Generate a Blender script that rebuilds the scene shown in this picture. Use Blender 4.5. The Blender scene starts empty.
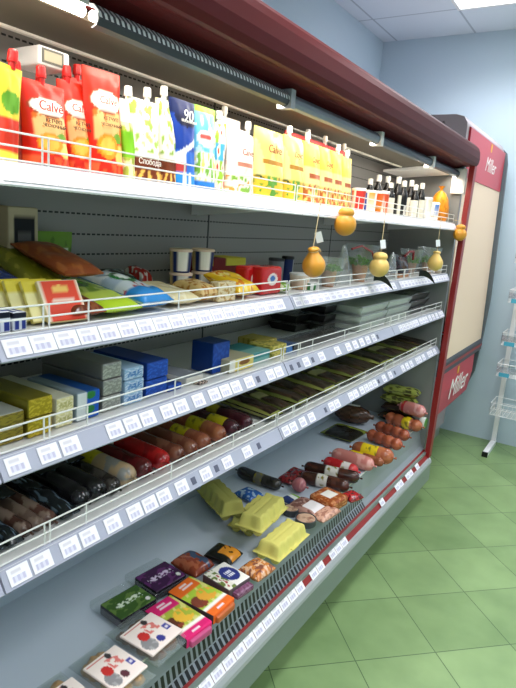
import bpy, bmesh, math, random
from mathutils import Vector, Matrix, noise
random.seed(7)
PI=math.pi; R=math.radians
C=bpy.context.scene.collection
# ------------------------------------------------------------------ camera frame
F=572.766; PX,PY=258,344
yaw,pit,rol=0.552865759,0.212831046,0.0753968774
CAM=Vector((0,0,1.58))
D_=Vector((-math.sin(yaw)*math.cos(pit),math.cos(yaw)*math.cos(pit),-math.sin(pit)))
r_=D_.cross(Vector((0,0,1))).normalized(); u_=r_.cross(D_)
RT=math.cos(rol)*r_+math.sin(rol)*u_; UP=-math.sin(rol)*r_+math.cos(rol)*u_
def ray(x,y): return D_+RT*((x-PX)/F)-UP*((y-PY)/F)
def hx(x,y,X): q=ray(x,y); return CAM+q*(X/q.x)
def hy(x,y,Y): q=ray(x,y); return CAM+q*(Y/q.y)
def hz(x,y,Z): q=ray(x,y); return CAM+q*((Z-CAM.z)/q.z)
cd=bpy.data.cameras.new('camera'); cam=bpy.data.objects.new('camera',cd); C.objects.link(cam)
M3=Matrix((RT,UP,-D_)).transposed()
cam.matrix_world=Matrix.Translation(CAM)@M3.to_4x4()
cd.sensor_fit='VERTICAL'; cd.sensor_height=36; cd.sensor_width=36; cd.lens=F/688*36; cd.clip_start=.02
bpy.context.scene.camera=cam
# ------------------------------------------------------------------ colour and materials
_lc={}
def lin(h):
    if not isinstance(h,str): return h
    if h not in _lc:
        v=[int(h[i:i+2],16)/255 for i in (1,3,5)]
        _lc[h]=tuple(c/12.92 if c<=.04045 else ((c+.055)/1.055)**2.4 for c in v)+(1,)
    return _lc[h]
def mat(name,color=None,rough=.6,metal=0,emit=None,estr=0,spec=.5,attr=False):
    m=bpy.data.materials.new(name); m.use_nodes=True; b=m.node_tree.nodes['Principled BSDF']
    b.inputs['Roughness'].default_value=rough; b.inputs['Metallic'].default_value=metal
    b.inputs['Specular IOR Level'].default_value=spec
    if color: b.inputs['Base Color'].default_value=lin(color)
    if emit: b.inputs['Emission Color'].default_value=lin(emit); b.inputs['Emission Strength'].default_value=estr
    if attr:
        a=m.node_tree.nodes.new('ShaderNodeAttribute'); a.attribute_name='Col'
        m.node_tree.links.new(a.outputs['Color'],b.inputs['Base Color'])
    return m
def clear(name,tint,mixv,rough=.12,white=0):
    m=bpy.data.materials.new(name); m.use_nodes=True; nt=m.node_tree; nt.nodes.clear()
    o=nt.nodes.new('ShaderNodeOutputMaterial'); mx=nt.nodes.new('ShaderNodeMixShader'); t=nt.nodes.new('ShaderNodeBsdfTransparent'); g=nt.nodes.new('ShaderNodeBsdfGlossy')
    f=nt.nodes.new('ShaderNodeLayerWeight'); f.inputs[0].default_value=.5; pw=nt.nodes.new('ShaderNodeMath'); pw.operation='POWER'; pw.inputs[1].default_value=4; nt.links.new(f.outputs['Facing'],pw.inputs[0])
    ad=nt.nodes.new('ShaderNodeMath'); ad.operation='MULTIPLY_ADD'; ad.inputs[1].default_value=.45; ad.inputs[2].default_value=mixv
    nt.links.new(pw.outputs[0],ad.inputs[0]); nt.links.new(ad.outputs[0],mx.inputs[0])
    t.inputs[0].default_value=lin(tint); g.inputs['Roughness'].default_value=rough; g.inputs[0].default_value=(.9,.9,.9,1)
    tt=t
    if white:
        df=nt.nodes.new('ShaderNodeBsdfDiffuse'); df.inputs[0].default_value=(.85,.87,.87,1); m2=nt.nodes.new('ShaderNodeMixShader'); m2.inputs[0].default_value=white; nt.links.new(t.outputs[0],m2.inputs[1]); nt.links.new(df.outputs[0],m2.inputs[2]); tt=m2
    nt.links.new(tt.outputs[0],mx.inputs[1]); nt.links.new(g.outputs[0],mx.inputs[2]); nt.links.new(mx.outputs[0],o.inputs[0])
    return m
PRINT=mat('printed_plastic',rough=.4,attr=True,spec=.25); PAPER=mat('printed_card',rough=.7,attr=True,spec=.3); GLOSS=mat('printed_film',rough=.22,attr=True)
FOIL=mat('printed_foil',rough=.35,metal=.55,attr=True)
WHITE=mat('white_enamel','#e8e6e4',.35); WIRE=mat('white_wire','#eceae6',.35); MAROON=mat('maroon_paint','#521417',.5,spec=.15); RED=mat('red_paint','#8e1c1c',.4)
GREY=mat('grey_plastic','#9a9ca4',.4); DGREY=mat('dark_grey','#3a3d44',.45); BLACK=mat('black_plastic','#0b0b0c',.45); ALU=mat('aluminium','#b9bcc0',.35,.6)
BODY=mat('grey_green_enamel','#7c8780',.35); DECK=mat('deck_enamel','#c2cbd9',.4); CREAM=mat('cream_blind','#e8ccb2',.6); CEND=mat('end_panel_grey','#a59a9e',.45)
CAPW=mat('white_cap','#efe9df',.35); CAPR=mat('red_cap','#d21c18',.3); FILM=clear('clear_film','#fafcfc',.09,.1,.05); FILM2=clear('cloudy_film','#f4f6f6',.10,.2,.16)
LEAF=mat('herb_leaf','#639a36',.6); CORD=mat('twine','#cdb890',.9); CHEESE_O=mat('smoked_cheese','#d9962f',.38); CHEESE_P=mat('pale_cheese','#e3bd68',.4)
LAMP_W=24; LAMPS=[(-.62,1.48),(-.62,-.92),(1.18,3.88),(1.18,1.48),(1.18,-.92)]; SHELF_W=3.4; EXPO=0.0
TUBE=mat('lamp_tube','#ffffff',.5,emit='#fff6e6',estr=14); PANEL=mat('ceiling_diffuser','#ffffff',.5,emit='#f4f7ff',estr=4); INK=mat('red_ink','#c22a1c',.5); INKW=mat('white_ink','#f4f0ea',.5); INKB=mat('brown_ink','#a8402a',.5)
PANELW=mat('white_ticket','#e8ecf2',.5); INKD=mat('dark_ink','#3a2a20',.5); INKY=mat('yellow_ink','#e8b030',.5)
# ------------------------------------------------------------------ mesh builder
class MB:
    def __init__(s): s.v=[]; s.f=[]; s.m=[]
    def grid(s,fid,fn,nu,nv,flip=False,us=None,vs=None):
        o=len(s.v); us=us or [i/nu for i in range(nu+1)]; vs=vs or [j/nv for j in range(nv+1)]; nu=len(us)-1; nv=len(vs)-1
        for b in vs:
            for a in us: s.v.append(tuple(fn(a,b)))
        for j in range(nv):
            for i in range(nu):
                a=o+j*(nu+1)+i; q=[a,a+1,a+nu+2,a+nu+1]; w=[(us[i],vs[j]),(us[i+1],vs[j]),(us[i+1],vs[j+1]),(us[i],vs[j+1])]
                if flip: q.reverse(); w.reverse()
                s.f.append(q); s.m.append((fid,w))
        return s
    def box(s,x0,x1,y0,y1,z0,z1):
        o=len(s.v); s.v+=[(x,y,z) for z in (z0,z1) for y in (y0,y1) for x in (x0,x1)]
        for q,fid in (((0,2,3,1),'D'),((4,5,7,6),'T'),((0,1,5,4),'L'),((1,3,7,5),'F'),((3,2,6,7),'R'),((2,0,4,6),'B')):
            s.f.append([o+k for k in q]); s.m.append((fid,[(0,0),(1,0),(1,1),(0,1)]))
        return s
    def rod(s,a,b,r,n=6,r2=None,fid='S'):
        a,b=Vector(a),Vector(b); d=(b-a).normalized(); t=d.orthogonal().normalized(); w=d.cross(t); r2=r if r2 is None else r2; o=len(s.v)
        for p,rr in ((a,r),(b,r2)):
            for k in range(n):
                an=2*PI*k/n; s.v.append(tuple(p+(t*math.cos(an)+w*math.sin(an))*rr))
        for k in range(n):
            j=(k+1)%n; s.f.append([o+k,o+j,o+n+j,o+n+k]); s.m.append((fid,[(0,0)]*4))
        s.f.append([o+k for k in reversed(range(n))]); s.m.append((fid,[(0,0)]*n)); s.f.append([o+n+k for k in range(n)]); s.m.append((fid,[(0,0)]*n))
        return s
    def path(s,pts,r,n=6):
        for a,b in zip(pts,pts[1:]): s.rod(a,b,r,n)
        return s
    def lathe(s,prof,n=20,fid='S',axis='z'):
        o=len(s.v); m=len(prof)
        for r,z in prof:
            for k in range(n):
                an=2*PI*k/n; c,q=max(r,1e-5)*math.cos(an),max(r,1e-5)*math.sin(an)
                s.v.append((c,q,z) if axis=='z' else (z,c,q))
        for i in range(m-1):
            for k in range(n):
                j=(k+1)%n
                s.f.append([o+i*n+k,o+i*n+j,o+(i+1)*n+j,o+(i+1)*n+k]); s.m.append((fid,[(k/n,i/(m-1)),((k+1)/n,i/(m-1)),((k+1)/n,(i+1)/(m-1)),(k/n,(i+1)/(m-1))]))
        return s
    def prism(s,pts,y0,y1):
        o=len(s.v); n=len(pts)
        s.v+=[(x,y0,z) for x,z in pts]+[(x,y1,z) for x,z in pts]
        for k in range(n):
            j=(k+1)%n; s.f.append([o+k,o+j,o+n+j,o+n+k]); s.m.append(('S',[(0,0)]*4))
        s.f.append([o+k for k in range(n)]); s.m.append(('L',[(0,0)]*n)); s.f.append([o+n+k for k in reversed(range(n))]); s.m.append(('R',[(0,0)]*n))
        return s
    def mesh(s,name,m,paint=None,smooth=False,fix=True):
        me=bpy.data.meshes.new(name); me.from_pydata(s.v,[],s.f)
        if paint:
            ca=me.color_attributes.new('Col','FLOAT_COLOR','CORNER'); k=0; buf=[]
            for fid,w in s.m:
                cu=sum(a for a,_ in w)/len(w); cv=sum(b for _,b in w)/len(w)
                for (a,b) in w: buf.extend(lin(paint(fid,cu+(a-cu)*.8,cv+(b-cv)*.8)))
            ca.data.foreach_set('color',buf)
        if smooth: me.polygons.foreach_set('use_smooth',[True]*len(me.polygons))
        if fix:
            b=bmesh.new(); b.from_mesh(me); bmesh.ops.recalc_face_normals(b,faces=b.faces); b.to_mesh(me); b.free()
        me.materials.append(m); return me
def link(name,me,parent=None,loc=(0,0,0),rot=(0,0,0)):
    o=bpy.data.objects.new(name,me); C.objects.link(o); o.location=loc; o.rotation_euler=rot
    if parent: o.parent=parent
    return o
def tag(o,label,cat,group=None):
    o['label']=label; o['category']=cat
    if group: o['group']=group
    return o
def thing(name,label,cat,loc=(0,0,0),rot=(0,0,0),group=None): return tag(link(name,None,None,loc,rot),label,cat,group)
def struct(name,mb,m,**k):
    o=link(name,mb.mesh(name,m,**k)); o['kind']='structure'; return o
def bevel(o,w=.004,seg=2):
    b=o.modifiers.new('bevel','BEVEL'); b.width=w; b.segments=seg; b.limit_method='ANGLE'; return o
def text(name,s,size,m,parent,loc,rot=(PI/2,0,PI/2),shear=0,ext=.0004,sx=1):
    cu=bpy.data.curves.new(name,'FONT'); cu.body=s; cu.size=size; cu.align_x='CENTER'; cu.align_y='CENTER'; cu.extrude=ext; cu.shear=shear; cu.resolution_u=3
    t=bpy.data.objects.new(name,cu); C.objects.link(t); dg=bpy.context.evaluated_depsgraph_get()
    me=bpy.data.meshes.new_from_object(t.evaluated_get(dg)); C.objects.unlink(t); bpy.data.objects.remove(t)
    me.materials.clear(); me.materials.append(m); o=link(name,me,parent,loc,rot); o.scale=(sx,1,1); return o
def ell(u,v,cu,cv,ru,rv): return ((u-cu)/ru)**2+((v-cv)/rv)**2<1
def nz(u,v,s=0,k=6): return noise.noise(Vector((u*k,v*k,s*7.3)))
# ------------------------------------------------------------------ shapes
def rbox(lx,ly,lz,r=.006,n=8,mb=None,org=(0,0,0)):
    """rounded block, base at z=0, front = +x"""
    mb=mb or MB(); hx_,hy_,hz_=lx/2,ly/2,lz/2; r=min(r,hx_*.98,hy_*.98,hz_*.98)
    def rd(p):
        c=Vector((max(-hx_+r,min(hx_-r,p[0])),max(-hy_+r,min(hy_-r,p[1])),max(-hz_+r,min(hz_-r,p[2])))); d=Vector(p)-c
        q=c+(d.normalized()*r if d.length>1e-9 else d); return (q.x+org[0],q.y+org[1],q.z+hz_+org[2])
    def sp(l,k):
        e=r/l; return [0,e*.3,e]+[e+(1-2*e)*i/k for i in range(1,k)]+[1-e,1-e*.3,1]
    X,Y,Z=sp(lx,n),sp(ly,n),sp(lz,n)
    mb.grid('F',lambda u,v: rd((hx_,(u-.5)*ly,(v-.5)*lz)),n,n,us=Y,vs=Z)
    mb.grid('B',lambda u,v: rd((-hx_,(.5-u)*ly,(v-.5)*lz)),n,n,us=Y,vs=Z)
    mb.grid('L',lambda u,v: rd(((u-.5)*lx,-hy_,(v-.5)*lz)),n,n,us=X,vs=Z)
    mb.grid('R',lambda u,v: rd(((.5-u)*lx,hy_,(v-.5)*lz)),n,n,us=X,vs=Z)
    mb.grid('T',lambda u,v: rd(((.5-v)*lx,(u-.5)*ly,hz_)),n,n,us=Y,vs=X)
    mb.grid('D',lambda u,v: rd(((v-.5)*lx,(u-.5)*ly,-hz_)),n,n,us=Y,vs=X)
    return mb
def pouch(w,h,t,seed=0,nu=22,nv=32,top=.0035,shoulder=0):
    mb=MB()
    def T(u,v):
        e=max(0,1-abs(2*u-1)**3.2); return (t*(1-v**1.8)*.5+.002)*e**.7+top*.4+ .003*nz(u,v,seed,5)*e*(1 if 0.04<v<.96 else 0)
    def wid(v): return w*(1-.06*math.sin(PI*min(1,v*1.2))) 
    def zz(u,v):
        return h*v-(shoulder*max(0,(u-.6)/.4)**1.5*v**8 if shoulder else 0)
    mb.grid('F',lambda u,v:(T(u,v),(u-.5)*wid(v),zz(u,v)),nu,nv)
    mb.grid('B',lambda u,v:(-T(u,v),(u-.5)*wid(v),zz(u,v)),nu,nv,True)
    mb.grid('D',lambda u,v:((2*v-1)*T(u,0),(u-.5)*wid(0),0),nu,4)
    mb.grid('T',lambda u,v:((2*v-1)*T(u,1),(u-.5)*wid(1),zz(u,1)),nu,2)
    mb.grid('L',lambda u,v:((2*u-1)*T(0,v),-.5*wid(v),h*v),2,nv); mb.grid('R',lambda u,v:((2*u-1)*T(1,v),.5*wid(v),zz(1,v)),2,nv)
    return mb
def capmesh(m,r=.0085,h=.019):
    key=('cap',m.name,r,h)
    if key not in _mc: _mc[key]=MB().lathe([(0,-.012),(r*.7,-.012),(r*.7,0),(r,0),(r,h*.25),(r*.92,h*.9),(r*.75,h),(0,h)],14).mesh('cap',m,smooth=False)
    return _mc[key]
_mc={}
def flat(lx,ly,lz,seed=0,n=24,crink=.004):
    """soft packet lying flat: long axis x, thickness bulges; T face u along y, v along x"""
    mb=MB()
    def Z(x,y,sg):
        e=max(0,(1-abs(2*x-1)**4)*(1-abs(2*y-1)**4))**.6
        return lz*.5*(.12+.88*e)*sg+lz*.5+crink*nz(x*lx/.1,y*ly/.1,seed,3)*e*(sg>0)
    mb.grid('T',lambda u,v:((v-.5)*lx,(u-.5)*ly,Z(v,u,1)),n,n,True)
    mb.grid('D',lambda u,v:((v-.5)*lx,(u-.5)*ly,Z(v,u,-1)),n,n)
    for fid,fn in (('L',lambda u,v:((u-.5)*lx,-.5*ly,lz*.5*(1+.12*(2*v-1)))),('R',lambda u,v:((.5-u)*lx,.5*ly,lz*.5*(1+.12*(2*v-1)))),('F',lambda u,v:(.5*lx,(u-.5)*ly,lz*.5*(1+.12*(2*v-1)))),('B',lambda u,v:(-.5*lx,(.5-u)*ly,lz*.5*(1+.12*(2*v-1))))):
        mb.grid(fid,fn,n,1)
    return mb
def sausage(L,r,links=0,seed=0,n=18,m=36,tips=True):
    prof=[]
    for i in range(m+1):
        t=i/m; x=(t-.5)*L; e=min(t,1-t)*L/(r*1.1); q=math.sqrt(max(0,1-(1-min(1,e))**2))
        rr=r*q*(1+.04*nz(t,seed,1,5))
        if links: rr*=.72+.28*abs(math.sin(PI*links*t))**.6
        prof.append((rr,x))
    if tips: prof=[(0,-L/2-.012),(r*.16,-L/2-.012),(r*.12,-L/2-.002)]+prof+[(r*.12,L/2+.002),(r*.16,L/2+.012),(0,L/2+.012)]
    mb=MB().lathe(prof,n,'S','x')
    # slight sag
    b=.05*r*(1 if seed%2 else -1)
    mb.v=[(x,y+b*math.cos(PI*x/L)*3,z) for x,y,z in mb.v]
    return mb
# ================================================================== THE ROOM
def floor_mat():
    m=bpy.data.materials.new('green_floor_tile'); m.use_nodes=True; nt=m.node_tree; b=nt.nodes['Principled BSDF']; N=nt.nodes.new; K=nt.links.new
    g=N('ShaderNodeNewGeometry'); sx=N('ShaderNodeSeparateXYZ'); K(g.outputs['Position'],sx.inputs[0])
    def mth(op,a,c=None):
        n=N('ShaderNodeMath'); n.operation=op
        for k,q in enumerate((a,c)):
            if q is None: continue
            if isinstance(q,(int,float)): n.inputs[k].default_value=q
            else: K(q,n.inputs[k])
        return n.outputs[0]
    T=.331; outs=[]; cells=[]
    for sg,off in ((1,.204),(-1,.04)):
        d=mth('MULTIPLY',mth('ADD',sx.outputs[1],mth('MULTIPLY',sx.outputs[0],sg)),.70710678)
        q=mth('DIVIDE',mth('SUBTRACT',d,off),T); fr=mth('FRACT',mth('ADD',q,20)); 
        e=mth('MINIMUM',fr,mth('SUBTRACT',1,fr)); outs.append(e); cells.append(mth('FLOOR',mth('ADD',q,20)))
    e=mth('MINIMUM',*outs); line=mth('LESS_THAN',e,.006)
    cx=N('ShaderNodeCombineXYZ'); K(cells[0],cx.inputs[0]); K(cells[1],cx.inputs[1])
    wn=N('ShaderNodeTexWhiteNoise'); K(cx.outputs[0],wn.inputs[0])
    no=N('ShaderNodeTexNoise'); no.inputs['Scale'].default_value=5; no.inputs['Detail'].default_value=4; K(g.outputs['Position'],no.inputs[0])
    v=mth('ADD',mth('MULTIPLY',wn.outputs[0],.25),mth('MULTIPLY',no.outputs[0],.75))
    rp=N('ShaderNodeValToRGB'); K(v,rp.inputs[0]); rp.color_ramp.elements[0].color=lin('#6a8555'); rp.color_ramp.elements[1].color=lin('#86a06c'); rp.color_ramp.elements[0].position=.25; rp.color_ramp.elements[1].position=.75
    mx=N('ShaderNodeMix'); mx.data_type='RGBA'; K(line,mx.inputs[0]); K(rp.outputs[0],mx.inputs[6]); mx.inputs[7].default_value=lin('#465f3a'); K(mx.outputs[2],b.inputs['Base Color'])
    b.inputs['Roughness'].default_value=.33; b.inputs['Specular IOR Level'].default_value=.4
    bp=N('ShaderNodeBump'); bp.inputs['Strength'].default_value=.25; bp.inputs['Distance'].default_value=.002; K(mth('SUBTRACT',1,line),bp.inputs['Height']); K(bp.outputs[0],b.inputs['Normal'])
    return m
def ceil_mat():
    m=bpy.data.materials.new('ceiling_tile'); m.use_nodes=True; nt=m.node_tree; b=nt.nodes['Principled BSDF']; N=nt.nodes.new; K=nt.links.new
    g=N('ShaderNodeNewGeometry'); sx=N('ShaderNodeSeparateXYZ'); K(g.outputs['Position'],sx.inputs[0]); es=[]
    for k,off in ((0,-1.22),(1,4.18)):
        a=N('ShaderNodeMath'); a.operation='SUBTRACT'; K(sx.outputs[k],a.inputs[0]); a.inputs[1].default_value=off-60
        d=N('ShaderNodeMath'); d.operation='DIVIDE'; K(a.outputs[0],d.inputs[0]); d.inputs[1].default_value=.6
        f=N('ShaderNodeMath'); f.operation='PINGPONG'; K(d.outputs[0],f.inputs[0]); f.inputs[1].default_value=.5; es.append(f.outputs[0])
    mn=N('ShaderNodeMath'); mn.operation='MINIMUM'; K(es[0],mn.inputs[0]); K(es[1],mn.inputs[1])
    l=N('ShaderNodeMath'); l.operation='LESS_THAN'; K(mn.outputs[0],l.inputs[0]); l.inputs[1].default_value=.012
    mx=N('ShaderNodeMix'); mx.data_type='RGBA'; K(l.outputs[0],mx.inputs[0]); mx.inputs[6].default_value=lin('#dde4ee'); mx.inputs[7].default_value=lin('#b4bcc8'); K(mx.outputs[2],b.inputs['Base Color']); b.inputs['Roughness'].default_value=.9
    return m
def wall_mat(name,col):
    m=mat(name,col,.8); nt=m.node_tree; b=nt.nodes['Principled BSDF']; n=nt.nodes.new('ShaderNodeTexNoise'); n.inputs['Scale'].default_value=120
    bp=nt.nodes.new('ShaderNodeBump'); bp.inputs['Strength'].default_value=.05; nt.links.new(n.outputs[0],bp.inputs['Height']); nt.links.new(bp.outputs[0],b.inputs['Normal']); return m
WALL=wall_mat('pale_blue_wall','#c3d3df')
XL,XR,YB,YF,ZC=-1.93,2.6,-2.4,4.69,3.04
struct('floor',MB().box(XL,XR,YB,YF,-.1,0),floor_mat())
struct('ceiling',MB().box(XL,XR,YB,YF,ZC,ZC+.1),ceil_mat())
struct('wall_left',MB().box(XL-.1,XL,YB,YF,0,ZC),WALL)
struct('wall_right',MB().box(XR,XR+.1,YB,YF,0,ZC),WALL)
struct('wall_far',MB().box(XL-.1,XR+.1,YF,YF+.1,0,ZC),WALL)
struct('wall_near',MB().box(XL-.1,XR+.1,YB-.1,YB,0,ZC),WALL)
# ceiling lamps of the room, on the tile grid
CL=[(-.62,3.88,'long ceiling light panel at the far end above the fridges')]+[(x,y,None) for x,y in LAMPS]
for i,(x,y,l) in enumerate(CL):
    t=thing('ceiling_light',l or 'long ceiling light panel beyond the picture, above the shop aisle','ceiling light',(x,y,ZC),group=None if l else 'ceiling lights out of view')
    link('frame',MB().box(-.6,.6,-.3,-.28,-.012,0).box(-.6,.6,.28,.3,-.012,0).box(-.6,-.58,-.28,.28,-.012,0).box(.58,.6,-.28,.28,-.012,0).mesh('frame',WHITE),t)
    link('diffuser',MB().box(-.58,.58,-.28,.28,-.008,-.001).mesh('diffuser',PANEL),t)
    la=bpy.data.lights.new('ceiling_lamp','AREA'); la.shape='RECTANGLE'; la.size=1.15; la.size_y=.55; la.spread=R(140); la.energy=LAMP_W; la.color=(.95,.97,1); lo=bpy.data.objects.new('ceiling_lamp',la); C.objects.link(lo); lo.location=(0,0,-.014); lo.parent=t
# ================================================================== THE LONG DISPLAY FRIDGE
Y0,Y1=-.42,3.32; XF,XB=-.805,-1.2
SH=[1.64,1.365,1.16,.95]; DZ=.46
fr=thing('display_fridge','long open display fridge with maroon canopy along the left wall','fridge',(-1.2,1.5,0))
fr.location=(0,0,0)
def fp(name,mb,m,**k): return link(name,mb.mesh(name,m,**k),fr)
# slotted back panel
bm_=bpy.data.materials.new('slotted_back_panel'); bm_.use_nodes=True; nt=bm_.node_tree; b=nt.nodes['Principled BSDF']; g=nt.nodes.new('ShaderNodeNewGeometry'); sx=nt.nodes.new('ShaderNodeSeparateXYZ'); nt.links.new(g.outputs['Position'],sx.inputs[0])
def mm(op,a,c):
    n=nt.nodes.new('ShaderNodeMath'); n.operation=op
    for k,q in enumerate((a,c)):
        if isinstance(q,(int,float)): n.inputs[k].default_value=q
        else: nt.links.new(q,n.inputs[k])
    return n.outputs[0]
row=mm('LESS_THAN',mm('FRACT',mm('DIVIDE',sx.outputs[2],.052),0),.085); dash=mm('LESS_THAN',mm('FRACT',mm('DIVIDE',mm('ADD',sx.outputs[1],10),.017),0),.68)
seam=mm('LESS_THAN',mm('ABSOLUTE',mm('SUBTRACT',mm('FRACT',mm('DIVIDE',mm('ADD',sx.outputs[1],10-.05),.96),0),.5),0),.4955); seam=mm('SUBTRACT',1,seam)
mk=mm('MULTIPLY',mm('MAXIMUM',mm('MULTIPLY',row,dash),seam),mm('GREATER_THAN',sx.outputs[2],.93)); mx=nt.nodes.new('ShaderNodeMix'); mx.data_type='RGBA'; nt.links.new(mk,mx.inputs[0]); mx.inputs[6].default_value=lin('#9a9792'); mx.inputs[7].default_value=lin('#1a1a1a'); nt.links.new(mx.outputs[2],b.inputs['Base Color']); b.inputs['Roughness'].default_value=.5
fp('back_panel',MB().box(XB-.02,XB,Y0,Y1,.90,2.0),bm_)
fp('lower_back_panel',MB().prism([(-1.33,.44),(-1.31,.44),(-1.31,.89),(-1.20,.905),(-1.22,.915),(-1.33,.90)],Y0,Y1),DECK)
fp('rear_housing',MB().box(-1.72,-1.331,Y0,Y1,.06,2.07),BODY)
can=[(-.765,2.04),(-.757,2.02),(-.753,1.985),(-.757,1.96),(-.768,1.945),(-.78,1.943),(-.80,1.947),(-.83,1.944),(-.85,1.936),(-.868,1.927),(-.90,1.93),(-.905,2.0),(-1.72,2.0),(-1.72,2.071),(-.95,2.071),(-.82,2.066),(-.785,2.058)]
fp('canopy',MB().prism(can,Y0-.02,Y1+.03),MAROON)
fp('roof_baffle',MB().prism([(-.893,1.908),(-1.05,1.902),(-1.055,1.912),(-.90,1.925)],Y0,Y1-.34),mat('baffle','#5f5748',.6))
fp('baffle_lip',MB().box(-1.062,-1.05,Y0,Y1-.34,1.897,1.915),mat('lit_lip','#f0e8da',.5))  # lamplight along the lip is put into its pale colour
fp('reflection_board',MB().prism([(-.872,1.897),(-1.15,1.875),(-1.15,1.885),(-.875,1.915)],Y1-.34,Y1-.02),WHITE)  # white board added in place of a bright reflection at the far end
fp('inner_roof',MB().box(-1.2,-1.063,Y0,Y1,1.955,1.965),WHITE)
# lamps behind dark shades under the canopy
HC=bpy.data.materials.new('louvred_shade'); HC.use_nodes=True; nt=HC.node_tree; b=nt.nodes['Principled BSDF']; g=nt.nodes.new('ShaderNodeNewGeometry'); sx=nt.nodes.new('ShaderNodeSeparateXYZ'); nt.links.new(g.outputs['Position'],sx.inputs[0])
st=mm('LESS_THAN',mm('FRACT',mm('DIVIDE',mm('ADD',sx.outputs[1],mm('MULTIPLY',sx.outputs[2],.35)),.0135),0),.5); zb=mm('GREATER_THAN',sx.outputs[2],1.901); k=mm('MULTIPLY',st,zb)
mx=nt.nodes.new('ShaderNodeMix'); mx.data_type='RGBA'; nt.links.new(k,mx.inputs[0]); mx.inputs[6].default_value=lin('#2a2e38'); mx.inputs[7].default_value=lin('#d8dade'); nt.links.new(mx.outputs[2],b.inputs['Base Color']); b.inputs['Roughness'].default_value=.4
def arc(y0,y1,m,name='lamp_shade'):
    out=[(-.866,1.927),(-.845,1.922),(-.834,1.910),(-.833,1.898),(-.838,1.888),(-.849,1.8835)]
    inn=[(x-.004,z+(.002 if k>3 else -.003)) for k,(x,z) in enumerate(out)]
    return fp(name,MB().prism(out+inn[::-1],y0,y1),m)
arc(.75,1.425,HC); arc(1.43,2.10,mat('grey_shade','#6f7885',.4)); arc(2.115,2.78,mat('slate_shade','#3c4654',.4)); arc(2.80,Y1-.03,mat('slate_shade','#3c4654',.4))
for y in (1.43,2.108,2.79):
    fp('shade_clip',MB().box(-.872,-.829,y-.012,y+.012,1.880,1.929),GREY if y<2 else WHITE)
fp('lamp_housing',MB().box(-.886,-.846,Y0+.05,.74,1.916,1.930),WHITE)
for y0,y1 in ((Y0+.06,.74),(.76,1.42),(1.44,2.10),(2.12,2.78),(2.80,Y1-.04)):
    fp('lamp_tube',MB().rod((-.862,y0,1.908),(-.862,y1,1.908),.009,10),TUBE)
    la=bpy.data.lights.new('shelf_lamp','AREA'); la.shape='RECTANGLE'; la.size=.03; la.size_y=y1-y0; la.energy=SHELF_W*(y1-y0); la.color=(1,.93,.8)
    lo=bpy.data.objects.new('shelf_lamp',la); C.objects.link(lo); lo.parent=fr; lo.location=(-.866,(y0+y1)/2,1.896); lo.rotation_euler=(0,R(-20),0)
# deck, grille, front
fp('deck',MB().box(-1.31,-.86,Y0,Y1,DZ-.02,DZ),DECK)
gm=bpy.data.materials.new('slotted_grille'); gm.use_nodes=True; nt=gm.node_tree; b=nt.nodes['Principled BSDF']; g=nt.nodes.new('ShaderNodeNewGeometry'); sx=nt.nodes.new('ShaderNodeSeparateXYZ'); nt.links.new(g.outputs['Position'],sx.inputs[0])
fy=mm('LESS_THAN',mm('FRACT',mm('DIVIDE',mm('ADD',sx.outputs[1],5),.0225),0),.58); zr=mm('MULTIPLY',mm('GREATER_THAN',sx.outputs[2],.306),mm('LESS_THAN',sx.outputs[2],.368)); zc=mm('GREATER_THAN',mm('ABSOLUTE',mm('SUBTRACT',sx.outputs[2],.330),0),.002)
k=mm('MULTIPLY',mm('MULTIPLY',fy,zr),zc); mx=nt.nodes.new('ShaderNodeMix'); mx.data_type='RGBA'; nt.links.new(k,mx.inputs[0]); mx.inputs[6].default_value=lin('#8a8f96'); mx.inputs[7].default_value=lin('#0a0a0b'); nt.links.new(mx.outputs[2],b.inputs['Base Color']); b.inputs['Roughness'].default_value=.35
GP=[(-.86,.46),(-.857,.445),(-.850,.372),(-.840,.330),(-.818,.302)]
fp('air_grille',MB().prism(GP+[(x-.006,z-.008) for x,z in GP[::-1]],Y0,2.40),gm)
fp('front_panel',MB().prism(GP+[(x-.006,z-.008) for x,z in GP[::-1]],2.40,Y1),mat('grey_front','#8d9298',.3))
fp('deck_edge',MB().box(-.868,-.857,Y0,Y1,DZ-.006,DZ-.0001),WHITE)
fp('price_rail',MB().prism([(-.820,.308),(-.785,.266),(-.795,.260),(-.828,.300)],Y0,Y1),RED)
fp('front_bumper',MB().prism([(-.788,.266),(-.776,.264),(-.768,.25),(-.766,.236),(-.80,.236),(-.80,.262)],Y0,Y1),mat('bumper_grey','#a5a8aa',.35))
fp('lower_front',MB().prism([(-.770,.236),(-.766,.13),(-.775,.115),(-1.6,.115),(-1.6,.30),(-.80,.30),(-.80,.236)],Y0,Y1),BODY)
fp('kick_plate',MB().box(-1.6,-.86,Y0+.02,Y1-.02,0,.115),DGREY)
# end panels; the far one has the red front edge
SIDE=[(-1.72,.06),(-1.72,2.04),(-.80,2.04),(-.80,.06)]
fp('side_panel',MB().prism([(-1.72,.12),(-1.72,2.0),(-.82,2.0),(-.82,.12)],Y1,Y1+.03),mat('inner_end_grey','#8a8a88',.35))
fp('side_panel',MB().prism([(-1.72,.12),(-1.72,2.0),(-.82,2.0),(-.82,.12)],Y0-.03,Y0),WHITE)
fp('front_post',MB().prism([(-.790,1.945),(-.762,1.945),(-.780,.268),(-.808,.268)],Y1-.022,Y1+.03),RED)
fp('front_post',MB().prism([(-.803,1.945),(-.762,1.945),(-.780,.268),(-.822,.268)],Y0-.03,Y0+.03),RED)
fp('post_cap',MB().box(-.87,-.80,Y1-.03,Y1,1.80,1.93),WHITE)
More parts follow.
